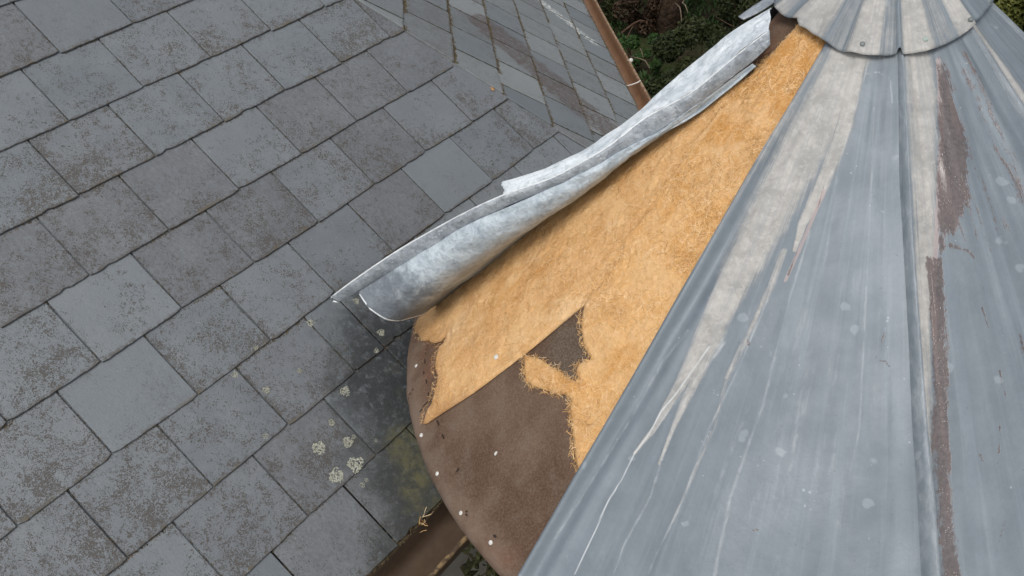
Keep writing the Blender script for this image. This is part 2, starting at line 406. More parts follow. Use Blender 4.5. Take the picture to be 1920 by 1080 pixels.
def felt_material(name):
    n = NT(name); co = n.coord(); tone = n.attr('tone'); rust = n.attr('rust')
    f = n.noise(co, 160.0, 5, 0.75, 1.2); g = n.noise(co, 34.0, 5, 0.65, 0.4)
    s = n.noise(n.scale(co, (85, 60, 75)), 1.0, 5, 0.7, 1.8)
    col = n.mix(n.sstep(n.add(n.mul(tone, 0.95), n.mul(g, 0.35)), 0.25, 0.85), (0.790, 0.480, 0.222), (0.600, 0.282, 0.076))
    col = n.mix(n.mul(n.sstep(n.noise(n.vmath('ADD', co, (4.0, 1.0, 2.0)), 7.0, 4, 0.6), 0.50, 0.66), 0.60), col, (0.83, 0.585, 0.345))
    col = n.mix(n.mul(n.sstep(n.noise(n.vmath('ADD', co, (1.0, 7.0, 5.0)), 16.0, 5, 0.65), 0.52, 0.68), 0.45), col, (0.600, 0.300, 0.085))
    col = n.mix(n.mul(n.sstep(f, 0.40, 0.68), 0.45), col, (0.88, 0.64, 0.36))
    col = n.mix(n.mul(n.sstep(s, 0.46, 0.64), 0.36), col, (0.54, 0.285, 0.090))
    col = n.mix(n.mul(rust, 0.55), col, (0.30, 0.13, 0.05))
    n.set(Base_Color=col, Roughness=0.9, Specular_IOR_Level=0.12)
    n.set(Normal=n.bump(n.add(f, n.add(n.mul(s, 0.8), n.add(n.mul(g, 0.6), n.noise(co, 70.0, 4, 0.65, 2.5)))), 0.8, 0.0045))
    return n.m
def fibre_material():
    n = NT('coir_fibre'); r = n.island(); r2 = n.math('FRACT', n.mul(r, 13.7))
    co = n.coord(); z = n.noise(co, 7.0, 3)
    col = n.mix(r, (0.82, 0.535, 0.255), (0.70, 0.385, 0.125))
    col = n.mix(n.math('GREATER_THAN', r2, 0.86), col, (0.88, 0.66, 0.40))
    col = n.mix(n.math('LESS_THAN', r2, 0.10), col, (0.44, 0.225, 0.07))
    n.set(Base_Color=col, Roughness=0.75, Specular_IOR_Level=0.2)
    return n.m
def deck_material():
    n = NT('brown_hardboard'); co = n.coord(); t = n.attr('slant'); dk = n.attr('dark')
    g = n.noise(co, 240.0, 5, 0.75); c = n.noise(co, 6.0, 4, 0.6); c2 = n.noise(co, 24.0, 5, 0.65)
    col = n.mix(n.sstep(c, 0.35, 0.68), (0.088, 0.049, 0.031), (0.150, 0.098, 0.067))
    col = n.mix(n.mul(n.sstep(n.noise(co, 3.1, 3, 0.6), 0.52, 0.68), 0.8), col, (0.145, 0.060, 0.032))
    col = n.mix(n.mul(n.sstep(c2, 0.48, 0.7), 0.35), col, (0.140, 0.114, 0.093))
    g2 = n.noise(co, 420.0, 3, 0.8)
    col = n.mix(n.mul(n.sstep(g, 0.42, 0.66), 0.38), col, (0.215, 0.165, 0.120))
    col = n.mix(n.mul(n.sstep(g2, 0.60, 0.72), 0.30), col, (0.30, 0.235, 0.165))
    col = n.mix(n.mul(n.sstep(g, 0.46, 0.28), 0.5), col, (0.046, 0.031, 0.024))
    col = n.mix(n.mul(n.attr('olive'), 0.38), col, n.mix(n.sstep(g, 0.35, 0.65), (0.066, 0.058, 0.044), (0.165, 0.150, 0.118)))
    pale = n.mul(n.sstep(t, 1.255, 1.33), n.sstep(c2, 0.30, 0.60, 0.35, 1.0))
    col = n.mix(n.mul(pale, 0.45), col, (0.200, 0.150, 0.118))
    col = n.mix(n.mul(n.sstep(dk, 0.35, 0.7), 0.9), col, (0.020, 0.014, 0.011))
    n.set(Base_Color=col, Roughness=0.82, Specular_IOR_Level=0.2)
    n.set(Normal=n.bump(n.add(g, n.add(n.mul(c2, 1.3), n.mul(dk, -1.0))), 0.5, 0.003))
    return n.m
def leaf_material(name, a, b, c):
    n = NT(name); r = n.island(); co = n.coord()
    col = n.mix(r, a, b); col = n.mix(n.mul(n.sstep(n.noise(co, 2.2, 3), 0.45, 0.7), 0.7), col, c)
    n.set(Base_Color=col, Roughness=0.6, Specular_IOR_Level=0.25)
    return n.m
MAT = {}
ZINC = zinc_material()
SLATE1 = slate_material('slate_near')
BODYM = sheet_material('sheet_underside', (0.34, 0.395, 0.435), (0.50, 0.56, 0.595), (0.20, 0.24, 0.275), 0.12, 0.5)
FLAPM = sheet_material('sheet_pale', (0.50, 0.55, 0.585), (0.68, 0.725, 0.75), (0.30, 0.345, 0.38), 0.0, 0.6)  # palest tone of the torn sheet
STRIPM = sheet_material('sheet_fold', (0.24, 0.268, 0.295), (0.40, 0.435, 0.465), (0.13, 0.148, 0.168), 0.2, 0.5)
FELT = felt_material('coir_felt'); FIBRE = fibre_material(); DECK = deck_material()
MOSS = plain('moss_dirt', (0.085, 0.066, 0.038), 0.95, 0.5, 90.0, 0.1, bump=0.6, col2=(0.150, 0.118, 0.070))
MOSSD = plain('dark_moss', (0.018, 0.017, 0.011), 0.95, 0.5, 60.0, 0.1, bump=0.6, col2=(0.050, 0.050, 0.022))
NAILM = plain('nail_head', (0.60, 0.59, 0.55), 0.55, 0.15, 200.0, bump=0.0)
WOODD = plain('roof_board', (0.055, 0.042, 0.033), 0.9, 0.3, 20.0)
RENDERM = plain('lime_render', (0.30, 0.28, 0.24), 0.9, 0.2, 6.0, bump=0.5, bd=0.01)
STONEM = plain('rubble_stone', (0.13, 0.115, 0.095), 0.9, 0.4, 5.0, bump=0.8, bd=0.03)

# ------------------------------------------------------------------ the ground
def ground_material():
    n = NT('garden_floor'); p = n.pos()
    a = n.noise(p, 0.9, 4); b = n.noise(p, 9.0, 5, 0.7)
    col = n.mix(n.sstep(a, 0.4, 0.6), (0.032, 0.026, 0.016), (0.030, 0.044, 0.013))
    col = n.mix(n.mul(n.sstep(b, 0.45, 0.7), 0.6), col, (0.070, 0.056, 0.036))
    n.set(Base_Color=col, Roughness=0.95, Specular_IOR_Level=0.1, Normal=n.bump(b, 1.0, 0.06))
    return n.m
def gravel_material():
    n = NT('gravel'); p = n.pos()
    v = n.voro(p, 75.0, out='Color'); d = n.voro(p, 75.0); b = n.noise(p, 4.0, 4)
    g = n.sep(v)[0]
    col = n.mix(g, (0.13, 0.118, 0.092), (0.42, 0.39, 0.33))
    col = n.mix(n.mul(n.sstep(b, 0.42, 0.62), 0.6), col, (0.13, 0.12, 0.085))
    n.set(Base_Color=col, Roughness=0.9, Normal=n.bump(n.math('SUBTRACT', 1.0, d), 1.0, 0.02))
    return n.m
def sheet_grid(name, x0, x1, y0, y1, z, nx, mat, amp=0.0):
    xs = np.linspace(x0, x1, nx); ys = np.linspace(y0, y1, nx); X, Y = np.meshgrid(xs, ys, indexing='ij')
    Z = np.full_like(X, z) + amp * (vnoise(X * 0.35, Y * 0.35, 3) - 0.5)
    return obj(name, np_mesh(name, np.stack([X, Y, Z], -1).reshape(-1, 3), grid_faces(nx, nx)), mat)
tag(sheet_grid('ground', -150, 150, -150, 150, -0.03, 60, ground_material()), kind='structure')
tag(sheet_grid('gravel_path', -6, 4.2, -4, 5.6, 0.0, 4, gravel_material()), kind='structure')

# ------------------------------------------------------------------ house wall under the eaves
cw = Vector((CORNER.x, CORNER.y, 0)) + (-(OUT1 + OUT2).normalized()) * 0.17
e1, e2 = Vector((E1DIR.x, E1DIR.y, 0)).normalized(), Vector((E2DIR.x, E2DIR.y, 0)).normalized()
poly = [cw, cw + e2 * 4.4, cw + e2 * 4.4 - OUT2 * 2.2, cw + e1 * 3.0 - OUT1 * 2.2, cw + e1 * 3.0]
V = [(p.x, p.y, -0.3) for p in poly] + [(p.x, p.y, 3.42) for p in poly]; k = len(poly)
F = [(i, (i + 1) % k, (i + 1) % k + k, i + k) for i in range(k)] + [tuple(range(k, 2 * k)), tuple(range(k - 1, -1, -1))]
tag(obj('house_wall', py_mesh('house_wall', V, F), RENDERM), 'pale rendered house wall under the slated eaves', 'wall')

# ------------------------------------------------------------------ slate roof
roof = empty('slate_roof', (CORNER.x, CORNER.y, CORNER.z))
tag(roof, 'grey slate roof with two slopes meeting at a mitred hip, spotted with brown lichen', 'roof')
bpy.context.view_layer.update()
inv = roof.matrix_world.inverted()
# boards under the slates, one sheet of real thickness per slope
def deck_slab(M, pts):
    V = [M @ Vector((x, y, -0.004)) for x, y in pts] + [M @ Vector((x, y, -0.03)) for x, y in pts]; k = len(pts)
    F = [tuple(range(k)), tuple(range(2 * k - 1, k - 1, -1))] + [(i, i + k, (i + 1) % k + k, (i + 1) % k) for i in range(k)]
    return obj('roof_boarding', py_mesh('roof_boarding', [inv @ v for v in V], F), WOODD, roof)
HIPS = 0.3257
hip1 = lambda x: 0.3853 + HIPS * (x + 0.8507)
hip2 = lambda x: -HIPS * x
deck_slab(M1, [(EAVE1 - 0.02, -2.34), (EAVE1 - 0.02, hip1(EAVE1 - 0.02)), (-1.98, hip1(-1.98)), (-1.98, -2.34)])
deck_slab(M2, [(EAVE2 - 0.02, hip2(EAVE2 - 0.02)), (EAVE2 - 0.02, 2.75), (-0.9, 2.75), (-0.9, hip2(-0.9))])
crust_frame = bpy.data.objects.new('far_slope', None); COL.objects.link(crust_frame)
crust_frame.parent = roof; crust_frame.matrix_world = M2
bpy.context.view_layer.update()
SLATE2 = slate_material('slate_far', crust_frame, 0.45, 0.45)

def clip(poly, a, b, c):
    """keep a*x + b*y <= c"""
    out = []
    for i in range(len(poly)):
        p, q = poly[i], poly[(i + 1) % len(poly)]
        dp, dq = a * p[0] + b * p[1] - c, a * q[0] + b * q[1] - c
        if dp <= 0: out.append(p)
        if dp * dq < 0:
            s = dp / (dp - dq); out.append((p[0] + (q[0] - p[0]) * s, p[1] + (q[1] - p[1]) * s))
    return out
GAUGE, SLATE_L, TH, TILT = 0.188, 0.42, 0.0048, 0.0060 / 0.188
def add_slate(M, mat, xt, y0, y1, hip, gauge=GAUGE):
    w = y1 - y0; yc = (y0 + y1) / 2; g = 0.0015 if M is M1 else 0.0050
    rr = random.Random(int((xt * 1000) * 7919 + y0 * 10007))
    skew = rr.uniform(-0.003, 0.003); dx = rr.uniform(-0.002, 0.002)
    pts = [(-SLATE_L, -w / 2 + g), ]
    for i in range(1, 4): pts.append((-SLATE_L + SLATE_L * i / 4, -w / 2 + g + rr.uniform(0, 0.0012)))
    nseg = 14
    chip = rr.random() < 0.35; cpos = rr.uniform(-0.4, 0.4)
    for i in range(nseg + 1):
        s = -0.5 + i / nseg
        yy = s * (w - 2 * g)
        xx = dx + skew * s * 2 + rr.uniform(-0.0009, 0.0009)
        if abs(s) > 0.47: xx -= rr.uniform(0.0006, 0.0045)
        if chip and abs(s - cpos) < 0.05: xx -= rr.uniform(0.002, 0.006)
        pts.append((xx, yy))
    for i in range(3, 0, -1): pts.append((-SLATE_L + SLATE_L * i / 4, w / 2 - g - rr.uniform(0, 0.0012)))
    pts.append((-SLATE_L, w / 2 - g))
    a, b, c = hip                        # in slope coordinates: a*x + b*y <= c
    pts = clip(pts, a, b, c - a * xt - b * yc)
    if len(pts) < 3 or max(p[0] for p in pts) < -gauge * 1.02: return None
    ar = sum(pts[i][0] * pts[(i + 1) % len(pts)][1] - pts[(i + 1) % len(pts)][0] * pts[i][1] for i in range(len(pts)))
    if ar < 0: pts = pts[::-1]
    if abs(ar) < 0.003: return None
    n = len(pts); lift = rr.uniform(0, 0.0012); roll = rr.uniform(-0.006, 0.006)
    zt = lambda x, y: 0.0155 + TILT * x + lift + roll * y
    ins = []
    for i in range(n):
        p0, p1, p2 = Vector(pts[i - 1]), Vector(pts[i]), Vector(pts[(i + 1) % n])
        t = (p2 - p0); t = t.normalized() if t.length > 1e-9 else Vector((1, 0)); ins.append((p1.x - t.y * 0.0012, p1.y + t.x * 0.0012))
    V = [(x, y, zt(x, y) - TH) for x, y in pts] + [(x, y, zt(x, y) - 0.0014) for x, y in pts] + [(x, y, zt(x, y)) for x, y in ins]
    F = [tuple(range(n - 1, -1, -1))]
    for r_ in range(2): F += [(r_ * n + i, r_ * n + (i + 1) % n, (r_ + 1) * n + (i + 1) % n, (r_ + 1) * n + i) for i in range(n)]
    F.append(tuple(range(2 * n, 3 * n)))
    o = obj('slate', py_mesh('slate', V, F), mat, roof)
    o.matrix_local = inv @ M @ Matrix.Translation((xt, yc, 0))
    return o
W_ = 0.2145
tails1, joints = [], {1: [], 2: []}
NSL = 0
for kk in range(-2, 11):
    xt = -1.2275 + (kk - 2) * 0.1882
    ph = -0.966 if kk % 2 == 0 else -0.858
    ys = [ph + W_ * i for i in range(-8, 9)]
    if kk == 8: ys = sorted(ys + [-0.433])
    lim = hip1(xt)
    ys = [y for y in ys if y < lim + 0.001 and y > -2.32] + [lim + 0.02]
    tails1.append((xt, ys[0], lim))
    for a_, b_ in zip(ys[:-1], ys[1:]):
        if b_ - a_ < 0.03: continue
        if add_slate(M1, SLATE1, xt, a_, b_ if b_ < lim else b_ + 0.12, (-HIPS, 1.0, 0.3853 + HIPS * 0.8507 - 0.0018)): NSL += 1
        joints[1].append((xt, a_))
tails2 = []
for j in range(-3, 6):
    xt = 0.173 + 0.181 * j
    ph = 0.187 if j % 2 == 0 else 0.08
    ys = [ph + W_ * i for i in range(-3, 13)]
    lo = hip2(xt)
    ys = [lo - 0.02] + [y for y in ys if y > lo + 0.03 and y < 2.45]
    tails2.append((xt, lo, ys[-1]))
    for a_, b_ in zip(ys[:-1], ys[1:]):
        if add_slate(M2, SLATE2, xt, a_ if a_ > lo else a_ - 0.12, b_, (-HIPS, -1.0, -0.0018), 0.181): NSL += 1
        joints[2].append((xt, b_))
print('slates', NSL)
# crumbs of moss and dirt lodged along the tails and joints
def crumbs(name, M, spots, mat, parent):
    """spots: rows of x, y, size on the slope"""
    S = np.array(spots); n = len(S); th = RNG.random((n, 3)) * 6.28
    base = np.array([(0, 0, 0.55), (0.9, 0, 0), (0, 0.9, 0), (-0.9, 0, 0), (0, -0.9, 0), (0, 0, -0.4)])
    c, s_ = np.cos(th[:, 0]), np.sin(th[:, 0])
    Rm = np.zeros((n, 3, 3)); Rm[:, 0, 0] = c; Rm[:, 0, 1] = -s_; Rm[:, 1, 0] = s_; Rm[:, 1, 1] = c; Rm[:, 2, 2] = 1
    jit = 1 + 0.45 * (RNG.random((n, 6, 3)) - 0.5)
    P = np.einsum('nij,nkj->nki', Rm, base[None] * jit * (S[:, 2])[:, None, None] * np.array([1.4, 0.8, 0.7]))
    P[..., 0] += S[:, 0, None]; P[..., 1] += S[:, 1, None]; P[..., 2] += S[:, 3, None]
    MM = np.array(inv @ M); P = P @ MM[:3, :3].T + MM[:3, 3]
    f = np.array([(0, 1, 2), (0, 2, 3), (0, 3, 4), (0, 4, 1), (5, 2, 1), (5, 3, 2), (5, 4, 3), (5, 1, 4)])
    F = (f[None] + (np.arange(n) * 6)[:, None, None]).reshape(-1, 3)
    return tag(obj(name, np_mesh(name, P.reshape(-1, 3), F, False), mat, parent), kind='stuff')
sp = []
for xt, a_, b_ in tails1:
    for i in range(int((b_ - a_) * 430)):
        y = random.uniform(a_, b_)
        if vnoise(np.array([y * 9.0]), np.array([xt * 31.0]), 5)[0] < 0.42: continue
        sp.append((xt + abs(random.gauss(0.001, 0.003)), y, random.uniform(0.0010, 0.0026), 0.0098))
for xt, y in joints[1]:
    for i in range(36):
        s = random.random()
        if vnoise(np.array([y * 13.0 + s * 4]), np.array([xt * 11.0]), 6)[0] < 0.5: continue
        sp.append((xt - 0.188 * s, y + random.gauss(0, 0.0016), random.uniform(0.001, 0.0022), 0.0145 - 0.0068 * s))
crumbs('moss_crumbs', M1, sp, MOSS, roof)
sp = []
for xt, a_, b_ in tails2:
    for i in range(int((b_ - a_) * 3000)):
        y = random.uniform(a_, b_)
        if vnoise(np.array([y * 8.0]), np.array([xt * 31.0]), 8)[0] < 0.30: continue
        sp.append((xt + abs(random.gauss(0.002, 0.008)) - 0.005, y, random.uniform(0.0018, 0.0052), 0.0105))
for xt, y in joints[2]:
    for i in range(20):
        s = random.random()
        sp.append((xt - 0.181 * s, y + random.gauss(0, 0.0016), random.uniform(0.001, 0.002), 0.0145 - 0.0068 * s))
for i in range(260):   # dirt along the eave above the far gutter
    sp.append((EAVE2 - abs(random.gauss(0, 0.012)), random.uniform(0.3, 2.2), random.uniform(0.001, 0.003), 0.016))
crumbs('moss_crumbs', M2, sp, MOSS, roof)
sp = []
for xt, y in joints[2]:
    for i in range(110):
        s = random.random()
        sp.append((xt - 0.181 * s, y + random.gauss(0, 0.0020), random.uniform(0.0022, 0.0040), 0.0152 - 0.0062 * s))
crumbs('joint_dirt', M2, sp, MOSSD, roof)
# pale lichen rosettes
LICH = NT('pale_lichen'); _c = LICH.coord(); _n = LICH.noise(_c, 260.0, 4, 0.7)
LICH.set(Base_Color=LICH.mix(LICH.sstep(_n, 0.35, 0.65), (0.23, 0.23, 0.175), (0.50, 0.50, 0.42)), Roughness=0.9, Normal=LICH.bump(_n, 0.9, 0.003))
lich = [(-0.591, -0.076, 9), (-0.734, -0.012, 11.5), (-0.674, 0.022, 9.5), (-0.750, 0.064, 13), (-0.698, 0.074, 13.5), (-0.670, -0.039, 6), (-0.764, -0.273, 6), (-0.734, -0.198, 6.5), (-0.809, -0.113, 5),
        (-0.642, -0.186, 4.5), (-0.535, -0.265, 7), (-0.412, -0.134, 7), (-0.457, -0.105, 5), (-0.718, 0.121, 5), (-0.685, -0.295, 4.5), (-0.703, 0.119, 4), (-0.655, 0.022, 4), (-0.62, 0.065, 3.5), (-0.40, -0.24, 6)]
for y, x, px in lich:
    rad = px / 740.0; rr = random.Random(int(y * 1e4)); V = []; F = []
    kk = math.floor((x - (-1.2275 - 2 * 0.1882)) / 0.1882); xt = -1.2275 - 2 * 0.1882 + (kk + 1) * 0.1882
    zz = 0.0162 + TILT * (x - xt)
    for i in range(130):                     # crusty granules, thicker round the rim of the rosette
        a = rr.uniform(0, 6.283); q = rad * (rr.uniform(0.62, 1.0) if rr.random() < 0.6 else rr.uniform(0.0, 0.7)) * (1 + 0.13 * math.sin(3 * a + y * 40) + 0.1 * math.sin(5 * a + y * 90))
        cx, cy, s_ = q * math.cos(a), q * math.sin(a), rad * rr.uniform(0.07, 0.17); b0 = len(V); h0 = rr.uniform(0.0006, 0.0022)
        V.append((cx, cy, h0)); k0 = 6
        for e in range(k0):
            t_ = 6.283 * e / k0 + rr.uniform(-.3, .3); V.append((cx + s_ * math.cos(t_) * rr.uniform(.7, 1.2), cy + s_ * math.sin(t_) * rr.uniform(.7, 1.2), 0.0002))
        F += [(b0, b0 + 1 + e, b0 + 1 + (e + 1) % k0) for e in range(k0)]
    o = obj('lichen_patch', py_mesh('lichen_patch', V, F), LICH.m, roof)
    o.matrix_local = inv @ M1 @ Matrix.Translation((x, y, zz))

# ------------------------------------------------------------------ gutters
def gutter_material(name, base, dusty):
    n = NT(name); co = n.coord(); f = n.noise(co, 30.0, 4); z = n.sep(co)[2]
    col = n.mix(n.sstep(f, 0.35, 0.7), tuple(c * 0.8 for c in base), base)
    d = n.mul(n.sstep(n.noise(co, 55.0, 4, 0.7), 0.45, 0.6), n.sstep(z, -0.012, 0.0))
    col = n.mix(n.mul(d, 0.6), col, dusty)
    n.set(Base_Color=col, Roughness=0.5, Specular_IOR_Level=0.4, Normal=n.bump(f, 0.2, 0.002))
    return n.m
def gutter(name, start, axis, outd, length, mat, label, width=0.11):
    root = empty(name, tuple(start), frame(start, axis, outd, Vector((0, 0, 1))))
    tag(root, label, 'gutter', 'brown gutters under the slate eaves')
    prof = [(0.0, 0.012), (0.0, -0.05), (0.012, -0.066), (0.03, -0.072), (width * 0.72, -0.072), (width * 0.9, -0.062), (width * 0.98, -0.045), (width, -0.004), (width + 0.004, 0.0), (width + 0.010, -0.001), (width + 0.013, -0.008)]
    nu = 24; V = []
    for i in range(nu):
        x = length * i / (nu - 1)
        V += [(x, o_ , z_ + 0.0015 * math.sin(x * 5)) for o_, z_ in prof]
    g = obj('channel', np_mesh('channel', V, grid_faces(nu, len(prof))), mat, root)
    solid(g, 0.003)
    return root
GUT1 = gutter_material('brown_gutter', (0.105, 0.070, 0.046), (0.36, 0.25, 0.12))
GUT2 = gutter_material('light_brown_gutter', (0.215, 0.118, 0.066), (0.40, 0.32, 0.20))
g1s = O1 + D1 * EAVE1 + Y1 * (-0.50); g1s = Vector((g1s.x, g1s.y, 3.524)) - OUT1 * 0.022
gutter('gutter', g1s, -Y1, OUT1, 1.84, GUT1, 'dark brown gutter under the lowest near slates, beside the torn turret edge')
g2s = Vector((CORNER.x, CORNER.y, 3.540)) + E2DIR * 2.92 - OUT2 * 0.030
gt2 = gutter('gutter', g2s, -Y2, OUT2, 2.3, GUT2, 'brown gutter along the far slate slope beside the dark shrubs', 0.095)
STRAP = plain('pale_clip', (0.62, 0.58, 0.52), 0.6, 0.15, 100.0, bump=0)
def wire(name, pts, r_, mat, parent=None): 
    V, F = tube(pts, [r_] * len(pts), 6); return obj(name, py_mesh(name, V, F, True), mat, parent)
wire('clip', [(1.705, 0.005, 0.016), (1.70, 0.03, 0.007), (1.685, 0.06, 0.004), (1.675, 0.085, 0.006), (1.67, 0.098, 0.010)], 0.0032, STRAP, gt2)
V, F = tube([(1.42, 0.106, 0.0), (1.43, 0.108, 0.012)], [0.011, 0.009], 8); obj('bracket', py_mesh('bracket', V, F, True), STRAP, gt2)

# ------------------------------------------------------------------ turret
turret = empty('turret', tuple(TURRET_O))
tag(turret, 'round turret with a conical zinc roof, scalloped metal cap and partly bare boarding', 'turret')
# wall
n_ = 48; V = []; rr = random.Random(3)
for z in (-ZR - 0.3, -0.9, -0.06): V += [(0.84 * math.cos(6.2832 * i / n_), 0.84 * math.sin(6.2832 * i / n_), z) for i in range(n_)]
F = [(r_ * n_ + i, r_ * n_ + (i + 1) % n_, (r_ + 1) * n_ + (i + 1) % n_, (r_ + 1) * n_ + i) for r_ in range(2) for i in range(n_)]
F.append(tuple(range(2 * n_, 3 * n_)))
obj('wall', py_mesh('wall', V, F), STONEM, turret)

POLY = {
 'beige1': [(-137.5, 0.26), (-137.9, 0.357), (-137.7, 0.479), (-137.6, 0.581), (-136.1, 0.708), (-136.2, 0.81), (-137.0, 0.898), (-136.0, 0.940), (-135.0, 0.90), (-133.6, 0.847), (-132.6, 0.804), (-129.7, 0.783), (-127.1, 0.727), (-125.1, 0.657), (-124.2, 0.608), (-122.5, 0.559), (-121.9, 0.488), (-120.1, 0.426), (-119.6, 0.378), (-118.9, 0.331), (-116.8, 0.268), (-127.1, 0.256)],
 'greytop': [(-137.4, 0.20), (-137.4, 0.27), (-129.6, 0.308), (-125.3, 0.276), (-104.6, 0.267), (-104.6, 0.20)],
 'beige2': [(-101.1, 0.2), (-101.1, 0.346), (-101.3, 0.437), (-101.5, 0.526), (-101.8, 0.647), (-101.6, 0.781), (-101.1, 0.902), (-100.7, 1.019), (-100.6, 1.2), (-101.0, 1.2), (-101.1, 1.019), (-100.4, 0.902), (-99.4, 0.731), (-98.0, 0.648), (-95.6, 0.528), (-92.8, 0.413), (-89.2, 0.332), (-84.2, 0.2)],
 'dark2': [(-84.1, 0.264), (-82.9, 0.275), (-81.8, 0.304), (-82.2, 0.323), (-84.5, 0.34), (-83.4, 0.369), (-82.8, 0.393), (-84.3, 0.442), (-86.9, 0.472), (-87.5, 0.507), (-92.7, 0.564), (-93.6, 0.555), (-95.6, 0.589), (-97.1, 0.648), (-95.4, 0.528), (-91.2, 0.377)],
 'dark3': [(-98.8, 0.60), (-99.1, 0.74), (-99.7, 0.781), (-100.3, 0.862), (-100.4, 0.918), (-100.3, 0.988), (-100.4, 1.2), (-97.9, 1.2), (-98.6, 1.019), (-98.6, 0.941), (-97.9, 0.862), (-97.3, 0.781), (-96.8, 0.699), (-96.0, 0.60)],
 'beige3': [(-60.7, 0.2), (-60.7, 0.241), (-59.4, 0.283), (-58.5, 0.339), (-58.2, 0.42), (-53.1, 0.40), (-51.6, 0.327), (-52.0, 0.291), (-52.2, 0.2)],
}
STROKES = [   # strength; angle, slant distance and half-width of the pale run-off, each fading down the slope
  (0.95, [(-125.1, 0.249, 0.0359), (-128.1, 0.327, 0.0377), (-130.5, 0.447, 0.0413), (-132.3, 0.558, 0.0396), (-133.1, 0.658, 0.0342), (-133.5, 0.749, 0.0252), (-133.8, 0.819, 0.018), (-134.5, 0.891, 0.0108), (-135.2, 0.97, 0.0054), (-136.1, 1.021, 0.0027)]),
  (0.9, [(-120.9, 0.265, 0.0143), (-120.4, 0.379, 0.0142), (-121.5, 0.446, 0.0132), (-122.9, 0.513, 0.0115), (-124.2, 0.561, 0.0079), (-124.2, 0.608, 0.0035)]),
  (0.75, [(-132.4, 0.774, 0.0161), (-132.4, 0.842, 0.0125), (-132.7, 0.902, 0.0089), (-132.7, 0.97, 0.0045), (-132.6, 1.018, 0.0027)]),
  (0.55, [(-138.1, 0.275, 0.0109), (-140.8, 0.444, 0.0092), (-142.0, 0.615, 0.0083), (-142.5, 0.756, 0.0075), (-142.5, 0.886, 0.0066), (-142.5, 1.017, 0.0047)]),
  (0.45, [(-137.9, 0.357, 0.0091), (-140.2, 0.526, 0.0083), (-141.4, 0.698, 0.0074), (-142.1, 0.819, 0.0056)]),
  (0.6, [(-126.2, 0.612, 0.0062), (-126.4, 0.678, 0.007), (-127.1, 0.727, 0.0053), (-127.8, 0.786, 0.0044), (-128.4, 0.844, 0.0035)]),
  (0.45, [(-127.3, 0.775, 0.0035), (-128.2, 0.853, 0.0044), (-127.6, 0.924, 0.0035), (-128.1, 1.01, 0.0035), (-128.5, 1.095, 0.0026)]),
]
LINES = {   # points, half-widths in metres
 'w1': ([(-132.6, 0.804), (-134.4, 0.900), (-135.3, 0.936), (-135.5, 0.985), (-136.1, 1.021), (-136.1, 1.072), (-136.4, 1.115), (-136.2, 1.184), (-136.2, 1.252)], .0028, .0024, 0.95),
 'w1b': ([(-131.0, 0.78), (-132.9, 0.880), (-134.6, 0.945), (-134.9, 0.975)], .005, .003, 0.45),
 'w2': ([(-130.6, 0.789), (-131.6, 0.829), (-132.6, 0.872), (-132.8, 0.98), (-132.0, 1.072), (-132.6, 1.163), (-132.4, 1.214)], .011, .004, 0.5),
 'w3': ([(-126.2, 0.697), (-127.2, 0.83), (-128.2, 0.928), (-128.2, 1.057), (-128.8, 1.134), (-129.0, 1.187)], .005, .005, 0.5),
 'w4': ([(-137.0, 0.793), (-138.6, 0.863), (-138.8, 0.978), (-139.5, 1.121), (-140.1, 1.223)], .010, .006, 0.45),
 'w5': ([(-122.2, 0.568), (-122.6, 0.688), (-122.3, 0.867), (-123.1, 1.021), (-122.5, 1.146)], .006, .008, 0.45),
 'w6': ([(-119.2, 0.471), (-117.6, 0.66), (-117.6, 0.836), (-116.9, 0.97), (-116.2, 1.115)], .006, .009, 0.35),
 'w7': ([(-111.9, 0.347), (-110.1, 0.564), (-109.7, 0.719), (-109.3, 0.87), (-110.2, 0.953)], .005, .004, 0.4),
 'w9': ([(-118.3, 1.122), (-117.5, 1.015), (-116.8, 0.886), (-116.0, 0.746)], .006, .005, 0.35),
 'edgeb': ([(-116.8, 0.268), (-117.6, 0.33), (-118.6, 0.382), (-119.2, 0.43), (-120.8, 0.464), (-121.8, 0.493)], .004, .003, 0.45),
 'capw': ([(-124, 0.30), (-118, 0.292), (-112, 0.285), (-107, 0.30), (-106, 0.34)], .004, .003, 0.5),
}
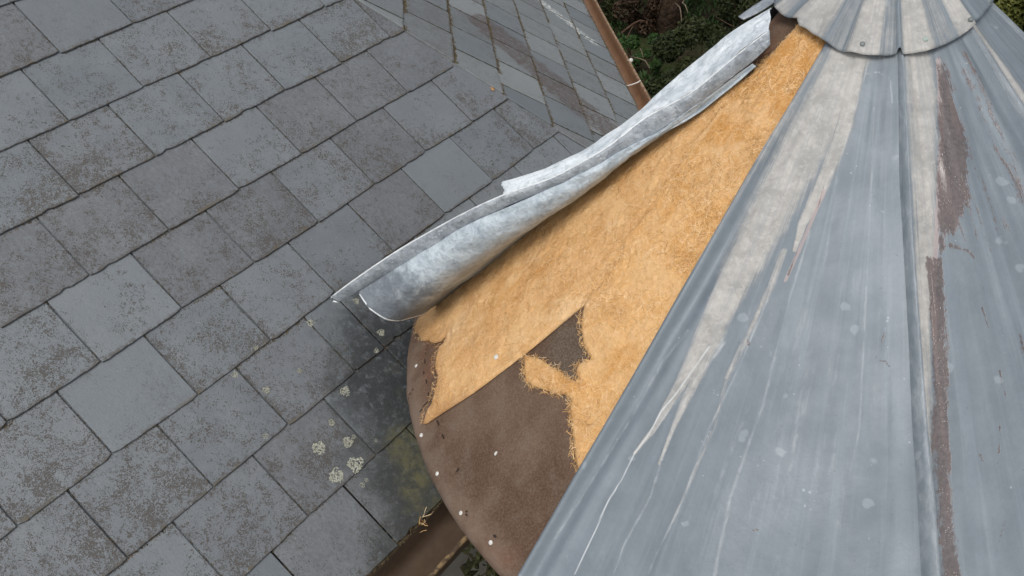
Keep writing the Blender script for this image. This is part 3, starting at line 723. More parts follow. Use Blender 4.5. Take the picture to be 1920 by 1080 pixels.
DARKS = {
 'edge': ([(-121.9, 0.488), (-121.9, 0.53)], .0012, .0022), 'edge2': ([(-123.6, 0.60), (-124.0, 0.65)], .0012, .0026),
 'd1': ([(-72.1, 0.268), (-71.9, 0.318), (-72.7, 0.376), (-73.3, 0.424), (-73.1, 0.462), (-73.7, 0.49), (-75.4, 0.533)], .003, .004),
 'd1b': ([(-75.5, 0.30), (-75.2, 0.36), (-76.0, 0.40), (-76.3, 0.448), (-75.3, 0.468), (-75.1, 0.496), (-75.8, 0.532)], .004, .002),
 'd2': ([(-60.4, 0.281), (-59.7, 0.319), (-59.5, 0.351), (-60.2, 0.384), (-60.6, 0.46)], .004, .006),
 's1': ([(-90.1, 0.682), (-90.0, 0.695), (-89.9, 0.716)], .003, .002), 's2': ([(-89.6, 0.783), (-89.7, 0.799), (-89.5, 0.824)], .002, .0012),
 's3': ([(-91.3, 0.866), (-91.5, 0.882), (-92.1, 0.905)], .002, .002), 's4': ([(-92.8, 1.002), (-93.4, 1.02), (-94.0, 1.035)], .004, .002),
 's5': ([(-84.9, 0.732), (-85.4, 0.76)], .004, .005), 's6': ([(-107.7, 0.756), (-107.5, 0.764), (-106.3, 0.765), (-105.7, 0.773)], .0016, .0018),
 's7': ([(-93.6, 0.581), (-90.6, 0.592), (-89.0, 0.611)], .006, .002), 's8': ([(-91.1, 0.548), (-90.7, 0.575)], .003, .002), 's9': ([(-86.1, 0.575), (-86.0, 0.597)], .003, .002),
 'p1': ([(-94.4, 0.905), (-94.2, 0.913)], .004, .004), 'p2': ([(-127.3, 0.772), (-126.8, 0.778)], .002, .004), 'p3': ([(-119.8, 1.062), (-119.2, 1.058)], .002, .003), 'p4': ([(-106.6, 0.72), (-106.9, 0.735)], .002, .002),
}
PINK = {'pk1': ([(-97.7, 0.60), (-98.8, 0.731), (-98.9, 0.781), (-98.7, 0.83), (-98.8, 0.886)], .004, .003), 'pk2': ([(-85.0, 0.27), (-91.0, 0.40), (-96.0, 0.55), (-98.2, 0.648)], .005, .005), 'pk3': ([(-121.5, 0.50), (-123.2, 0.60), (-124.2, 0.66)], .004, .003)}
def stains(phi, t):
    t = t + 0.0106; P = dev(phi, t); z = np.zeros(phi.shape)
    be, wh, dk, pk = z.copy(), z.copy(), z.copy(), z.copy()
    fade = {'beige1': ss(t, 0.98, 0.70)}
    for s, pts in STROKES:
        be = np.maximum(be, s * ss(seg_dist(P, [p[:2] for p in pts], [p[2] for p in pts]), 1.5, 0.35))
    for k in ('greytop', 'beige2', 'beige3'):
        b = ss(sdf(P, POLY[k]), -0.016, 0.022) * fade.get(k, 1.0) * (0.72 if k == 'greytop' else 1.0)
        be = np.maximum(be, b)
    dk = 0.9 * ss(sdf(P, POLY['dark2']), -0.020, 0.016)
    dk = np.maximum(dk, (0.66 + 0.5 * vnoise(phi * 2.3 + 400, t * 3.5, 95)) * ss(sdf(P, POLY['dark3']), -0.014, 0.010))
    for pts, a, b, s in LINES.values():
        w = np.linspace(a, b, len(pts)); wh = np.maximum(wh, 0.9 * s * ss(seg_dist(P, pts, w * 0.7), 1.9, 0.0) ** 1.5)
    for pts, a, b in DARKS.values():
        w = np.linspace(a, b, len(pts)); dk = np.maximum(dk, (0.50 if pts[0][0] > -78 and len(pts) > 3 else 0.62) * ss(seg_dist(P, pts, w * (2.2 if pts[0][0] > -78 and len(pts) > 3 else 1)), 1.9, 0.1))
    for pts, a, b in PINK.values():
        w = np.linspace(a, b, len(pts)); pk = np.maximum(pk, ss(seg_dist(P, pts, w), 1.4, 0.3))
    # fan of run-off lines below the pale wedge
    for i in range(16):
        p0 = -139 + 36 * vnoise(np.array([i * 3.7]), np.array([0.3]), 21)[0]; t0 = 0.35 + 0.5 * vnoise(np.array([i * 5.1]), np.array([4.3]), 22)[0]
        pts = [(p0 + 0.5 * math.sin(i + j), t0 + 0.09 * j) for j in range(5)]
        wh = np.maximum(wh, 0.26 * ss(seg_dist(P, pts, np.linspace(.004, .010, 5)), 1.6, 0.1))
    dk2 = 0.62 * ss(np.abs(((phi + 78) % 360) - 0) , 9, 1) * 0
    drip = (vnoise(phi * 1.6, t * 9.0, 31) > 0.60) & (phi > -96) & (phi < -76) & (t > 0.40) & (t < 0.66)
    dk = np.maximum(dk, 0.40 * drip * ss(np.abs(phi + 84.5), 9.5, 3.0) * ss(t, 0.40, 0.46) * ss(t, 0.66, 0.56))
    return {'beige': be, 'white': wh, 'dark': dk, 'pink': pk}

# boarding under the metal, rounded over at the rim
CR = [([(-173.4, 1.334), (-174.0, 1.307)], .0012), ([(-169.4, 1.304), (-169.9, 1.28), (-169.5, 1.261)], .0014), ([(-157.3, 1.268), (-157.2, 1.274)], .0022), ([(-181.0, 1.245), (-178.5, 1.262), (-175.2, 1.268), (-172.4, 1.262)], .0007), ([(-171.2, 1.263), (-168.0, 1.268), (-164.0, 1.262), (-161.5, 1.266)], .0006), ([(-152.3, 1.303), (-151.8, 1.309)], .0018), ([(-147.4, 1.292), (-147.0, 1.289)], .0018)]
def sag(ph):
    q = np.mod(ph, 360.0)
    return -0.040 * ss(q, 169, 150) * ss(q, 70, 105)
def deck_mesh(p0, p1, npz, tz):
    ph, t = np.meshgrid(np.linspace(p0, p1, npz), tz, indexing='ij')
    over = np.clip(t - 1.316, 0, None)
    tt = np.where(t > 1.316, 1.316 + 0.030 * np.sin(np.minimum(over / 0.030, 1.6)), t)
    lift = -0.032 * (1 - np.cos(np.minimum(over / 0.030, 1.6))) - np.clip(over - 0.048, 0, None)
    lift = lift + 0.0035 * (vnoise(ph * 0.35 + 50, t * 9, 41) - 0.5) + 0.0025 * ss(t, 1.25, 1.33) * (vnoise(ph * 0.8 + 90, t * 14, 42) - 0.5)
    lift = lift + 0.0022 * ss(t, 1.262, 1.266 ) * (0.6 + 0.4 * np.sin(ph)) * ss(ph, -186, -180) * ss(ph, -158, -166)
    dk = np.zeros(ph.shape); P = dev(ph, t)
    for pts, w in CR: dk = np.maximum(dk, ss(seg_dist(P, pts) / w, 2.2, 0.5))
    return np_mesh('boarding', cone_pts(ph, tt, lift - 0.003 * dk + sag(ph) * ss(t, 0.2, 0.35)).reshape(-1, 3), grid_faces(npz, len(tz))[:, ::-1], True, {'slant': t, 'dark': dk, 'olive': ss(seg_dist(P, [(-155.5, 0.93), (-151.5, 0.955)]), 0.075, 0.02)})
tz = np.concatenate([np.linspace(0.15, 0.85, 30), np.linspace(0.86, 1.42, 130)])
obj('boarding', deck_mesh(-196, -136, 230, tz), DECK, turret)
tz = np.concatenate([np.linspace(0.02, 1.29, 12), np.linspace(1.30, 1.42, 10)])
obj('boarding', deck_mesh(-136.2, 164.2, 150, tz), DECK, turret)

# zinc sheets between the seams
def wob(phi, t, s): return 0.0055 * (vnoise(phi * 0.16 + s, t * 4.5 + s, 50) - 0.5) + 0.0022 * (vnoise(phi * 0.5 + s, t * 11 + s, 51) - 0.5)
def zinc_panel(pl, pr, free_left=False, fine=False):
    npz, nt = (230, 330) if fine else (34, 40)
    f = np.linspace(0, 1, npz)
    if fine: f = 0.5 * f + 0.5 * (0.5 - 0.5 * np.cos(np.pi * f))
    ph, t = np.meshgrid(pl + (pr - pl) * f, np.linspace(0.19, 1.365, nt), indexing='ij')
    dl = np.radians(ph - pl) * SA * t; dr = np.radians(pr - ph) * SA * t
    lift = 0.011 + wob(ph, t, pl) + sag(ph) * ss(t, 0.2, 0.35)
    if free_left:
        k = ss(t, 0.2, 0.5)
        lift = lift + (0.006 + 0.011 * k) * np.exp(-((dl - 0.014) / 0.012) ** 2) - 0.0105 * ss(dl, 0.010, 0.0)
        lift = lift + 0.004 * np.exp(-((dl - 0.055) / 0.012) ** 2) * k
    else:
        lift = lift + 0.008 * ss(dl, 0.030, 0.0)
    lift = lift + 0.006 * ss(dr, 0.040, 0.004)
    if fine and not free_left:      # dented ridges on the right hand sheet
        lift = lift + 0.007 * np.exp(-((ph + 71.5) / 2.6) ** 2) * ss(t, 0.2, 0.3)
    at = {'phi': ph, 'slant': t}
    at.update(stains(ph, t) if fine else {})
    o = obj('zinc_panel', np_mesh('zinc_panel', cone_pts(ph, t, lift).reshape(-1, 3), grid_faces(npz, nt)[:, ::-1], True, at), ZINC, turret)
    if not fine: solid(o, 0.0012)
    return o
zinc_panel(-142, -102, True, True)
zinc_panel(-102, -62, False, True)
zinc_panel(-62, -22, False, True)
for a in (-22, 18, 58, 98): zinc_panel(a, a + 40)
def standing_seam(ps, drift=0.0):
    nt = 120; t = np.linspace(0.20, 1.37, nt)
    cs = [(-1.15, 0.0), (-0.95, 0.22), (-0.72, 0.55), (-0.45, 0.84), (-0.2, 0.98), (-0.05, 1.0), (0.0, 0.94), (0.03, 0.75), (0.03, 0.012)]
    w = np.interp(t, [0.2, 0.4, 1.1, 1.4], [0.010, 0.014, 0.027, 0.030]); h = np.interp(t, [0.2, 0.4, 1.1], [0.016, 0.021, 0.026])
    ph0 = ps + drift * ss(t, 0.4, 1.1) + 0.16 * (vnoise(t * 5, t * 0 + ps, 61) - 0.5) + 0.06 * (vnoise(t * 19, t * 0 + ps, 62) - 0.5)
    rows, A = [], []
    for a, b in cs:
        off = a * w; ph = ph0 + np.degrees(off / (SA * t))
        rows.append(cone_pts(ph, t, 0.006 + h * b * (1 + 0.08 * (vnoise(t * 15, t * 0 + 3, 63) - 0.5)))); A.append(ph)
    V = np.stack(rows, 1); PH = np.stack(A, 1); T = np.repeat(t[:, None], len(cs), 1)
    wh = np.zeros(PH.shape); wh[:, 6] = 0.55; wh[:, 5] = 0.35; wh[:, 1:5] = 0.36; wh[:, 7] = 0.4  # left face and crest painted paler, as if catching skylight
    be = np.zeros(PH.shape); be[:, 7:] = 0.6
    return obj('standing_seam', np_mesh('standing_seam', V.reshape(-1, 3), grid_faces(nt, len(cs)), True, {'phi': PH, 'slant': T, 'white': wh, 'beige': be}), ZINC, turret)
standing_seam(-101.9, 1.1); standing_seam(-61.4, 0.0)
for a in (-22, 18, 58): standing_seam(a)

# scalloped cap
cap_phi = [-200, -191, -177.2, -162.2, -156.5, -151.6, -144, -138.2, -128.9, -119.3, -110.3, -105.6, -105.2, -103.2, -102.8, -91.8, -80.8, -68.4, -62, -58.4, -41.3, -30, 160]
cap_t = [0.247, 0.250, 0.249, 0.241, 0.252, 0.252, 0.259, 0.266, 0.274, 0.277, 0.276, 0.274, 0.266, 0.266, 0.275, 0.271, 0.263, 0.253, 0.246, 0.242, 0.238, 0.243, 0.247]
npz, nt = 720, 40
ph = np.linspace(-200, 160, npz, endpoint=False); rim = np.interp(ph, cap_phi, cap_t)
rim = rim - 0.0245
PH = np.repeat(ph[:, None], nt, 1); fr = np.linspace(0.04, 1, nt)[None]; T = rim[:, None] * fr
def ridge(c, w, a): d = (PH - c + 180) % 360 - 180; return a * np.exp(-(d / w) ** 2)
lift = 0.021 + 0.004 * fr ** 2
for c, w, a in ((-130.5, 3.2, -0.007), (-137.5, 3.0, 0.007), (-124.0, 4.0, 0.003), (-142, 3.0, 0.005), (-108, 3.4, -0.003), (-104.2, 1.6, 0.008), (-158, 6, 0.006), (-172, 5, -0.005), (-80, 7, -0.003), (-64, 3.4, 0.010), (-56, 3, -0.004), (-22, 3, 0.01), (18, 3, 0.01), (58, 3, 0.01), (98, 3, 0.01), (138, 3, 0.01), (178, 3, 0.01)):
    lift = lift + ridge(c, w, a) * fr ** 1.2
lift = lift + 0.0016 * (vnoise(PH * 0.4 + 200, T * 40, 71) - 0.5)
be = np.zeros(PH.shape)
for a, b, s in ((-168, -139, 0.75), (-128, -112.0, 0.9), (-102.6, -87, 0.95), (-74, -59, 0.75), (-192, -174, 0.6), (-112, -104, 0.44), (-87, -74, 0.46), (-139, -128, 0.40)):
    be = np.maximum(be, s * ss(PH, a - 3.5, a + 3.5) * ss(PH, b + 3.5, b - 3.5))
wh = 0.30 * ss(np.abs(PH + 112), 1.4, 0.3) + 0.35 * ss(np.abs(PH + 103.0), 1.0, 0.2) + 0.22 * ss(np.abs(PH + 139), 4, 1)
dkc = 0.45 * ss(np.abs(PH + 84), 2.5, 0.6) * ss(fr, 0.75, 0.3) + 0.35 * ss(np.abs(PH + 112.4), 0.8, 0.2) * ss(fr, 0.6, 0.9)
V = cone_pts(PH, T, lift)
capo = obj('cap', np_mesh('cap', V.reshape(-1, 3), grid_faces(npz, nt, True)[:, ::-1], True, {'phi': PH, 'slant': T + 3.0, 'beige': be, 'white': wh, 'dark': dkc, 'pink': be * 0}), ZINC, turret)
solid(capo, 0.0016, -1.0)
def disc(name, phi, t, lift, rad, hgt, mat, parent, squash=1.0):
    p = np.radians(phi); nn = Vector((CA * math.cos(p), CA * math.sin(p), SA)); c = Vector(cone_pts(np.array(phi), np.array(t), lift))
    a = nn.orthogonal().normalized(); b = nn.cross(a); n = 12; V = []
    for f, h in ((1.0, -0.002), (1.0, hgt * 0.35), (0.7, hgt * 0.9)):
        V += [c + (a * math.cos(6.2832 * i / n) + b * math.sin(6.2832 * i / n) * squash) * rad * f + nn * h for i in range(n)]
    V.append(c + nn * hgt)
    F = [(r_ * n + i, r_ * n + (i + 1) % n, (r_ + 1) * n + (i + 1) % n, (r_ + 1) * n + i) for r_ in range(2) for i in range(n)] + [(2 * n + i, 2 * n + (i + 1) % n, 3 * n) for i in range(n)]
    return obj(name, py_mesh(name, V, F, True), mat, parent)
RIV = plain('rivet_metal', (0.16, 0.18, 0.175), 0.5, 0.2, 200.0, bump=0); RIVG = plain('rivet_green', (0.33, 0.40, 0.36), 0.6, 0.2, 200.0, bump=0)
for (p_, t_), mt in zip(((-120.9, 0.259), (-91.2, 0.251), (-64.6, 0.238), (-30, 0.235), (10, 0.235), (60, 0.235), (120, 0.235)), (RIV, RIVG, RIV, RIV, RIV, RIV, RIV)):
    i = int(np.argmin(np.abs(ph - p_))); t_ -= 0.0245; l_ = float(np.interp(t_ / rim[i], fr[0], lift[i]))
    disc('rivet', p_, t_, l_ - 0.0005, 0.0046, 0.003, mt, capo)
# nails left in the boarding
for p_, t_ in ((-177.9, 1.292), (-166.0, 1.314), (-159.3, 1.314), (-152.7, 1.314), (-147.1, 1.304)):
    disc('nail', p_, t_, 0.0, 0.0047, 0.0025, NAILM, turret)
o = disc('nail', -153.8, 1.18, 0.001, 0.0045, 0.003, NAILM, turret, 0.35)
# mossy rubbish packed under the torn eave
sp = Acc(); rr = random.Random(5)
for i in range(420):
    p_ = R(rr.uniform(-151, -126)); r_ = rr.uniform(0.86, 1.012) if rr.random() < .6 else rr.uniform(0.955, 1.016); z_ = rr.uniform(-0.11, -0.05) if r_ > 0.95 else rr.uniform(-0.20, -0.08)
    if math.degrees(p_) < -157 : r_ = min(r_, 0.975)
    c = Vector((r_ * math.cos(p_), r_ * math.sin(p_), z_)); s = rr.uniform(0.006, 0.020)
    v = [c + Vector((rr.uniform(-1, 1), rr.uniform(-1, 1), rr.uniform(-1, 1))) * s for _ in range(5)]
    sp.add(v, [(0, 1, 2), (0, 2, 3), (0, 3, 1), (1, 2, 4), (2, 3, 4), (3, 1, 4)])
tag(obj('eave_moss', sp.mesh('eave_moss'), MOSSD, turret), kind='stuff')

# ------------------------------------------------------------------ coir felt
F1 = [(-166.1, 0.215), (-167.6, 0.346), (-178.6, 0.518), (-186.0, 0.651), (-188.0, 0.806), (-190.0, 1.071), (-190.0, 1.255), (-187.5, 1.312), (-185.8, 1.312), (-183.2, 1.286), (-181.7, 1.276), (-180.6, 1.252), (-178.8, 1.229), (-177.9, 1.206), (-178.3, 1.186), (-177.1, 1.196), (-177.1, 1.211), (-175.6, 1.225), (-173.6, 1.233), (-171.9, 1.231), (-170.2, 1.249), (-168.7, 1.267), (-167.8, 1.295), (-166.9, 1.304), (-166.4, 1.291), (-166.3, 1.282), (-165.6, 1.245), (-163.8, 1.162), (-162.6, 1.098), (-160.9, 1.013), (-159.9, 0.962), (-158.4, 0.885), (-157.95, 0.857), (-155.0, 0.84), (-153.5, 0.78), (-155.5, 0.70), (-157, 0.60), (-158.5, 0.50), (-160, 0.40), (-159.5, 0.30)]
F2 = [(-166.0, 0.215), (-141.6, 0.205), (-139.0, 0.248), (-139.3, 0.498), (-140.8, 0.765), (-140.9, 1.045), (-141.2, 1.107), (-143.1, 1.085), (-146.3, 1.041), (-147.9, 1.021), (-148.5, 1.005), (-150.2, 1.007), (-150.9, 1.016), (-153.0, 1.025), (-155.5, 1.04), (-157.5, 1.044), (-159.1, 1.033), (-160.8, 1.016), (-158.3, 0.997), (-154.7, 0.986), (-151.7, 0.98), (-148.9, 0.971), (-150.4, 0.962), (-151.1, 0.953), (-150.5, 0.934), (-149.5, 0.922), (-151.5, 0.917), (-153.0, 0.909), (-154.5, 0.897), (-156.0, 0.883), (-157.0, 0.869), (-157.75, 0.855), (-158.4, 0.83), (-157.4, 0.81), (-158.8, 0.78), (-158.2, 0.75), (-160.6, 0.71), (-160.0, 0.67), (-162.8, 0.62), (-161.8, 0.57), (-165.2, 0.51), (-164.5, 0.46), (-167.0, 0.40), (-165.3, 0.30)]
ORANGE = [(-165.5, 0.24), (-163, 0.547), (-154.7, 0.649), (-147.5, 0.70), (-141, 0.72), (-138, 0.5), (-138, 0.2)]
def felt_lift(ph, t, d, seed):
    lump = 0.0042 * (vnoise(ph * 0.20 + 70 + seed, t * 22, 81) - 0.5) + 0.0026 * (vnoise(ph * 0.42 + 300, t * 47, 82) - 0.5) + 0.0022 * (vnoise(ph * 1.2 + 900, t * 130, 83) - 0.5)
    return 0.0085 + lump
def felt(name, pts, seed, label, nails=()):
    pts = [(a, b - 0.007) for a, b in pts]
    root = empty(name, tuple(TURRET_O)); tag(root, label, 'felt mat', 'coir felt pieces on the bare boarding')
    q = dev(*np.array(pts).T); step = 0.0036
    x0, y0 = q.min(0) - 2 * step; x1, y1 = q.max(0) + 2 * step
    xs = np.arange(x0, x1, step); ys = np.arange(y0, y1, step); X, Y = np.meshgrid(xs, ys, indexing='ij')
    P = np.stack([X, Y], -1); D = sdf(P, pts)
    # nudge near-boundary vertices onto the outline
    gx, gy = np.gradient(D, step); gl = np.hypot(gx, gy) + 1e-9
    m = np.abs(D) < step * 0.75
    P[..., 0] -= np.where(m, D * gx / gl, 0); P[..., 1] -= np.where(m, D * gy / gl, 0)
    keepv = D > -step * 0.75
    nx, ny = X.shape; f = grid_faces(nx, ny); kv = keepv.ravel(); f = f[kv[f].all(1)]
    t = np.hypot(P[..., 0], P[..., 1]); th = np.arctan2(P[..., 1], P[..., 0]); th = np.where(th > 0, th - 2 * np.pi, th)
    ph = np.degrees(th) / SA
    # angles run past -180 on the developed cone
    L = felt_lift(ph, t, D, seed)
    edge = ss(D, 0.007, 0.0)
    lift = L * (1 - 0.55 * edge)
    if seed == 0: lift = lift - 0.004 * ss(ph + 8 * ss(t, 0.8, 0.45), -160.5, -156.5) * ss(t, 0.885, 0.855)
    else: lift = lift + 0.0008
    over = np.clip(t - 1.300, 0, None); lift = lift - 0.9 * over
    tone = np.clip(ss(sdf(P, ORANGE), -0.015, 0.02) * 0.6 + 1.1 * (vnoise(ph * 0.25 + 40, t * 8, 84) - 0.5) + 0.5 * (vnoise(ph * 0.9 + 140, t * 25, 86) - 0.5) + (0.10 if seed else 0.0), 0, 1)
    rust = ss(D, 0.045, 0.0) * ss(t, 1.08, 1.24) * 0.9 + 0.25 * ss(vnoise(ph * 0.6 + 40, t * 16, 85), 0.6, 0.85) * ss(t, 0.9, 1.1)
    Vt = cone_pts(ph, t, lift); Vb = cone_pts(ph, t, np.minimum(lift - 0.001, 0.0025 - over * 0.9))
    # top and skirt
    e = {}
    for a, b in ((0, 1), (1, 2), (2, 3), (3, 0)):
        for u, v in zip(f[:, a], f[:, b]): e[(u, v)] = 1
    be = [(u, v) for u, v in e if (v, u) not in e]
    used = np.unique(f); remap = -np.ones(nx * ny, int); remap[used] = np.arange(len(used)); nU = len(used)
    bi = np.unique(np.array(be).ravel()); rb = -np.ones(nx * ny, int); rb[bi] = nU + np.arange(len(bi))
    Vv = np.concatenate([Vt.reshape(-1, 3)[used], Vb.reshape(-1, 3)[bi]])
    skirt = np.array([(remap[v], remap[u], rb[u], rb[v]) for u, v in be])
    FF = np.concatenate([remap[f], skirt])
    at = {k: np.concatenate([v.ravel()[used], v.ravel()[bi]]) for k, v in (('tone', tone), ('rust', rust))}
    obj('mat', np_mesh("mat", Vv, FF, True, at), FELT, root)
    return root, (X, Y, D, q)
def fibres(root, pts, count, edge_count, seed, skip_straight=None):
    """loose fibres: short bent ribbons lying over the mat and bristling past its torn edges"""
    pts = [(a, b - 0.007) for a, b in pts]
    rg = np.random.default_rng(seed); q = dev(*np.array(pts).T)
    x0, y0 = q.min(0); x1, y1 = q.max(0)
    P = np.stack([rg.uniform(x0, x1, count * 3), rg.uniform(y0, y1, count * 3)], -1); D = sdf(P, pts); Ls = rg.uniform(0.010, 0.030, len(P)); ok = D > Ls * 0.56; P, L = P[ok][:count], Ls[ok][:count]
    A = rg.uniform(0, 6.283, len(P)); H = rg.uniform(0.0005, 0.0035, len(P)) * (rg.random(len(P)) ** 1.3)
    # edges
    E = []
    for i in range(len(q) - 1):
        if skip_straight and skip_straight(i): continue
        l = np.linalg.norm(q[i + 1] - q[i]); k = int(l * edge_count); s = rg.random(k)[:, None]; E.append(q[i] + (q[i + 1] - q[i]) * s + rg.normal(0, 0.002, (k, 2)))
    if E:
        E = np.concatenate(E); P = np.concatenate([P, E]); L = np.concatenate([L, rg.uniform(0.006, 0.020, len(E))]); A = np.concatenate([A, rg.uniform(0, 6.283, len(E))]); H = np.concatenate([H, rg.uniform(0.001, 0.005, len(E))])
    n = len(P); k = 5; bend = rg.normal(0, 1.1, n); w = rg.uniform(0.00017, 0.00032, n)
    pts3, lefts = [], []
    cur = P - np.stack([np.cos(A), np.sin(A)], -1) * (L / 2)[:, None]; ang = A.copy()
    path = [cur.copy()]; angs = [ang.copy()]
    for j in range(k - 1):
        ang = ang + bend / (k - 1) + rg.normal(0, 0.18, n); cur = cur + np.stack([np.cos(ang), np.sin(ang)], -1) * (L / (k - 1))[:, None]; path.append(cur.copy()); angs.append(ang.copy())
    Vs = []
    for j in range(k):
        c = path[j]; a = angs[j]; side = np.stack([-np.sin(a), np.cos(a)], -1) * w[:, None]
        for sg in (-1, 1):
            pp = c + sg * side; t = np.hypot(pp[:, 0], pp[:, 1]); th = np.arctan2(pp[:, 1], pp[:, 0]); th = np.where(th > 0, th - 6.283185, th); ph = np.degrees(th) / SA
            base = felt_lift(ph, t, None, seed) - 0.9 * np.clip(t - 1.30, 0, None)
            Vs.append(cone_pts(ph, t, base + 0.0006 + H * math.sin(math.pi * (0.12 + 0.76 * j / (k - 1)))))
    V = np.stack(Vs, 1)                      # n, 2k, 3
    f = np.array([(2 * j, 2 * j + 1, 2 * j + 3, 2 * j + 2) for j in range(k - 1)])
    F = (f[None] + (np.arange(n) * 2 * k)[:, None, None]).reshape(-1, 4)
    tag(obj('fibres', np_mesh('fibres', V.reshape(-1, 3), F, False), FIBRE, root), kind='stuff')
fl1, _ = felt('felt_mat', F1, 0, 'golden coir felt mat with one straight cut lower edge, tucked under the curled zinc sheet')
fibres(fl1, F1, 9000, 300, 5, lambda i: not (7 <= i <= 25))
fl2, _ = felt('felt_mat', F2, 1, 'shaggy orange coir felt with a torn tongue over brown boards beside the zinc panel')
fibres(fl2, F2, 12000, 650, 6, lambda i: not (6 <= i <= 44))
disc('nail', -164.9, 1.063, 0.008, 0.006, 0.003, NAILM, fl1)

# ------------------------------------------------------------------ the torn zinc sheet (points relative to the cone's apex)
BODY= [[[-0.932, 0.07, -0.781], [-0.956, 0.032, -0.763], [-0.984, -0.005, -0.741], [-1.015, -0.023, -0.713], [-1.046, -0.013, -0.684], [-1.067, 0.02, -0.664]], [[-0.86, 0.056, -0.717], [-0.881, 0.023, -0.701], [-0.905, -0.01, -0.681], [-0.933, -0.026, -0.656], [-0.96, -0.017, -0.631], [-0.978, 0.013, -0.613]], [[-0.791, 0.043, -0.656], [-0.81, 0.013, -0.641], [-0.831, -0.017, -0.624], [-0.856, -0.032, -0.602], [-0.88, -0.024, -0.578], [-0.897, 0.002, -0.563]], [[-0.695, 0.021, -0.57], [-0.71, -0.006, -0.558], [-0.727, -0.034, -0.543], [-0.748, -0.049, -0.524], [-0.77, -0.044, -0.503], [-0.785, -0.022, -0.489]], [[-0.606, -0.001, -0.491], [-0.616, -0.024, -0.484], [-0.629, -0.048, -0.475], [-0.645, -0.063, -0.462], [-0.663, -0.062, -0.446], [-0.678, -0.047, -0.434]], [[-0.551, -0.017, -0.442], [-0.556, -0.034, -0.438], [-0.563, -0.051, -0.432], [-0.573, -0.063, -0.423], [-0.586, -0.064, -0.411], [-0.597, -0.054, -0.402]], [[-0.497, -0.027, -0.395], [-0.501, -0.041, -0.393], [-0.506, -0.055, -0.39], [-0.514, -0.064, -0.384], [-0.524, -0.066, -0.376], [-0.533, -0.06, -0.369]], [[-0.447, -0.044, -0.352], [-0.45, -0.051, -0.35], [-0.454, -0.059, -0.347], [-0.459, -0.064, -0.344], [-0.465, -0.064, -0.339], [-0.471, -0.059, -0.336]], [[-0.404, -0.057, -0.315], [-0.406, -0.06, -0.315], [-0.409, -0.063, -0.314], [-0.412, -0.065, -0.313], [-0.415, -0.065, -0.312], [-0.418, -0.063, -0.311]]]
STRIP= [[[-1.12, 0.034, -0.696], [-1.133, 0.039, -0.683]], [[-1.067, 0.025, -0.666], [-1.098, 0.029, -0.655]], [[-1.029, 0.023, -0.643], [-1.065, 0.026, -0.632]], [[-0.949, 0.012, -0.598], [-0.988, 0.02, -0.582]], [[-0.897, 0.005, -0.565], [-0.917, 0.018, -0.543]], [[-0.78, -0.02, -0.488], [-0.805, -0.012, -0.472]], [[-0.705, -0.035, -0.448], [-0.719, -0.026, -0.431]], [[-0.613, -0.05, -0.411], [-0.627, -0.043, -0.396]], [[-0.543, -0.057, -0.378], [-0.561, -0.05, -0.363]], [[-0.48, -0.057, -0.344], [-0.498, -0.05, -0.329]], [[-0.42, -0.059, -0.314], [-0.435, -0.043, -0.287]], [[-0.342, -0.063, -0.26], [-0.36, -0.056, -0.244]], [[-0.296, -0.068, -0.223], [-0.314, -0.06, -0.207]], [[-0.251, -0.072, -0.186], [-0.267, -0.063, -0.168]], [[-0.221, -0.074, -0.16], [-0.222, -0.061, -0.137]]]
FLAP= [[[-0.719, -0.026, -0.431], [-0.719, 0.01, -0.417]], [[-0.627, -0.043, -0.396], [-0.644, -0.004, -0.395]], [[-0.561, -0.05, -0.363], [-0.578, -0.005, -0.371]], [[-0.498, -0.05, -0.329], [-0.517, 0.004, -0.341]], [[-0.435, -0.043, -0.287], [-0.445, 0.018, -0.306]], [[-0.36, -0.056, -0.244], [-0.382, 0.025, -0.254]], [[-0.314, -0.06, -0.207], [-0.321, 0.028, -0.208]], [[-0.267, -0.063, -0.168], [-0.274, 0.016, -0.165]], [[-0.222, -0.061, -0.137], [-0.195, 0.015, -0.121]]]
AP = APEX - TURRET_O
sheet = empty('zinc_sheet', tuple(TURRET_O + AP))
tag(sheet, 'torn zinc sheet peeled off the turret and curled lengthwise, whitest near the cap', 'metal sheet')
def crumple(A, amp, seed):
    A = np.array(A, float); k = A.shape[0]
    rg = np.random.default_rng(seed); return A + rg.normal(0, amp, A.shape)
# carry the curl on under the cap as a narrow tail
tail = []
for k_ in range(3):
    e = np.array(STRIP[10 + k_ * 2 - (1 if k_ else 0)][0]); tail.append([(e + np.array([0.012, 0.0, -0.010]) * (1 - s) * (1 - 0.2 * k_) + np.array([0, 0, -0.004])).tolist() for s in np.linspace(0, 1, 6)])
def skirt(row):
    # added edge-on strip down to the felt, stops light passing under the roll
    b = np.array(row[0]); p = math.atan2(b[1], b[0]); nn = np.array([CA * math.cos(p), CA * math.sin(p), SA]); g = np.array([SA * math.cos(p), SA * math.sin(p), -CA])
    return [(b - nn * 0.032 + np.cross(g, nn) * 0.05).tolist()] + row
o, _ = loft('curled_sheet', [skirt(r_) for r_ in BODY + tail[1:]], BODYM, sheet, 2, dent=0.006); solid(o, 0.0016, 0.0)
a_ = o.data.attributes.new('endband', 'FLOAT', 'POINT'); a_.data.foreach_set('value', np.ones(len(o.data.vertices), np.float32))
rim_pts = _[0][10:]
V, F = tube([Vector(p) for p in rim_pts[::3]], [0.0022] * len(rim_pts[::3]), 6)
RIMM = plain('bright_cut_edge', (0.66, 0.69, 0.70), 0.4, 0.12, 120.0, metal=0.2, bump=0)
obj('cut_edge', py_mesh('cut_edge', V, F, True), RIMM, sheet)
rows = []
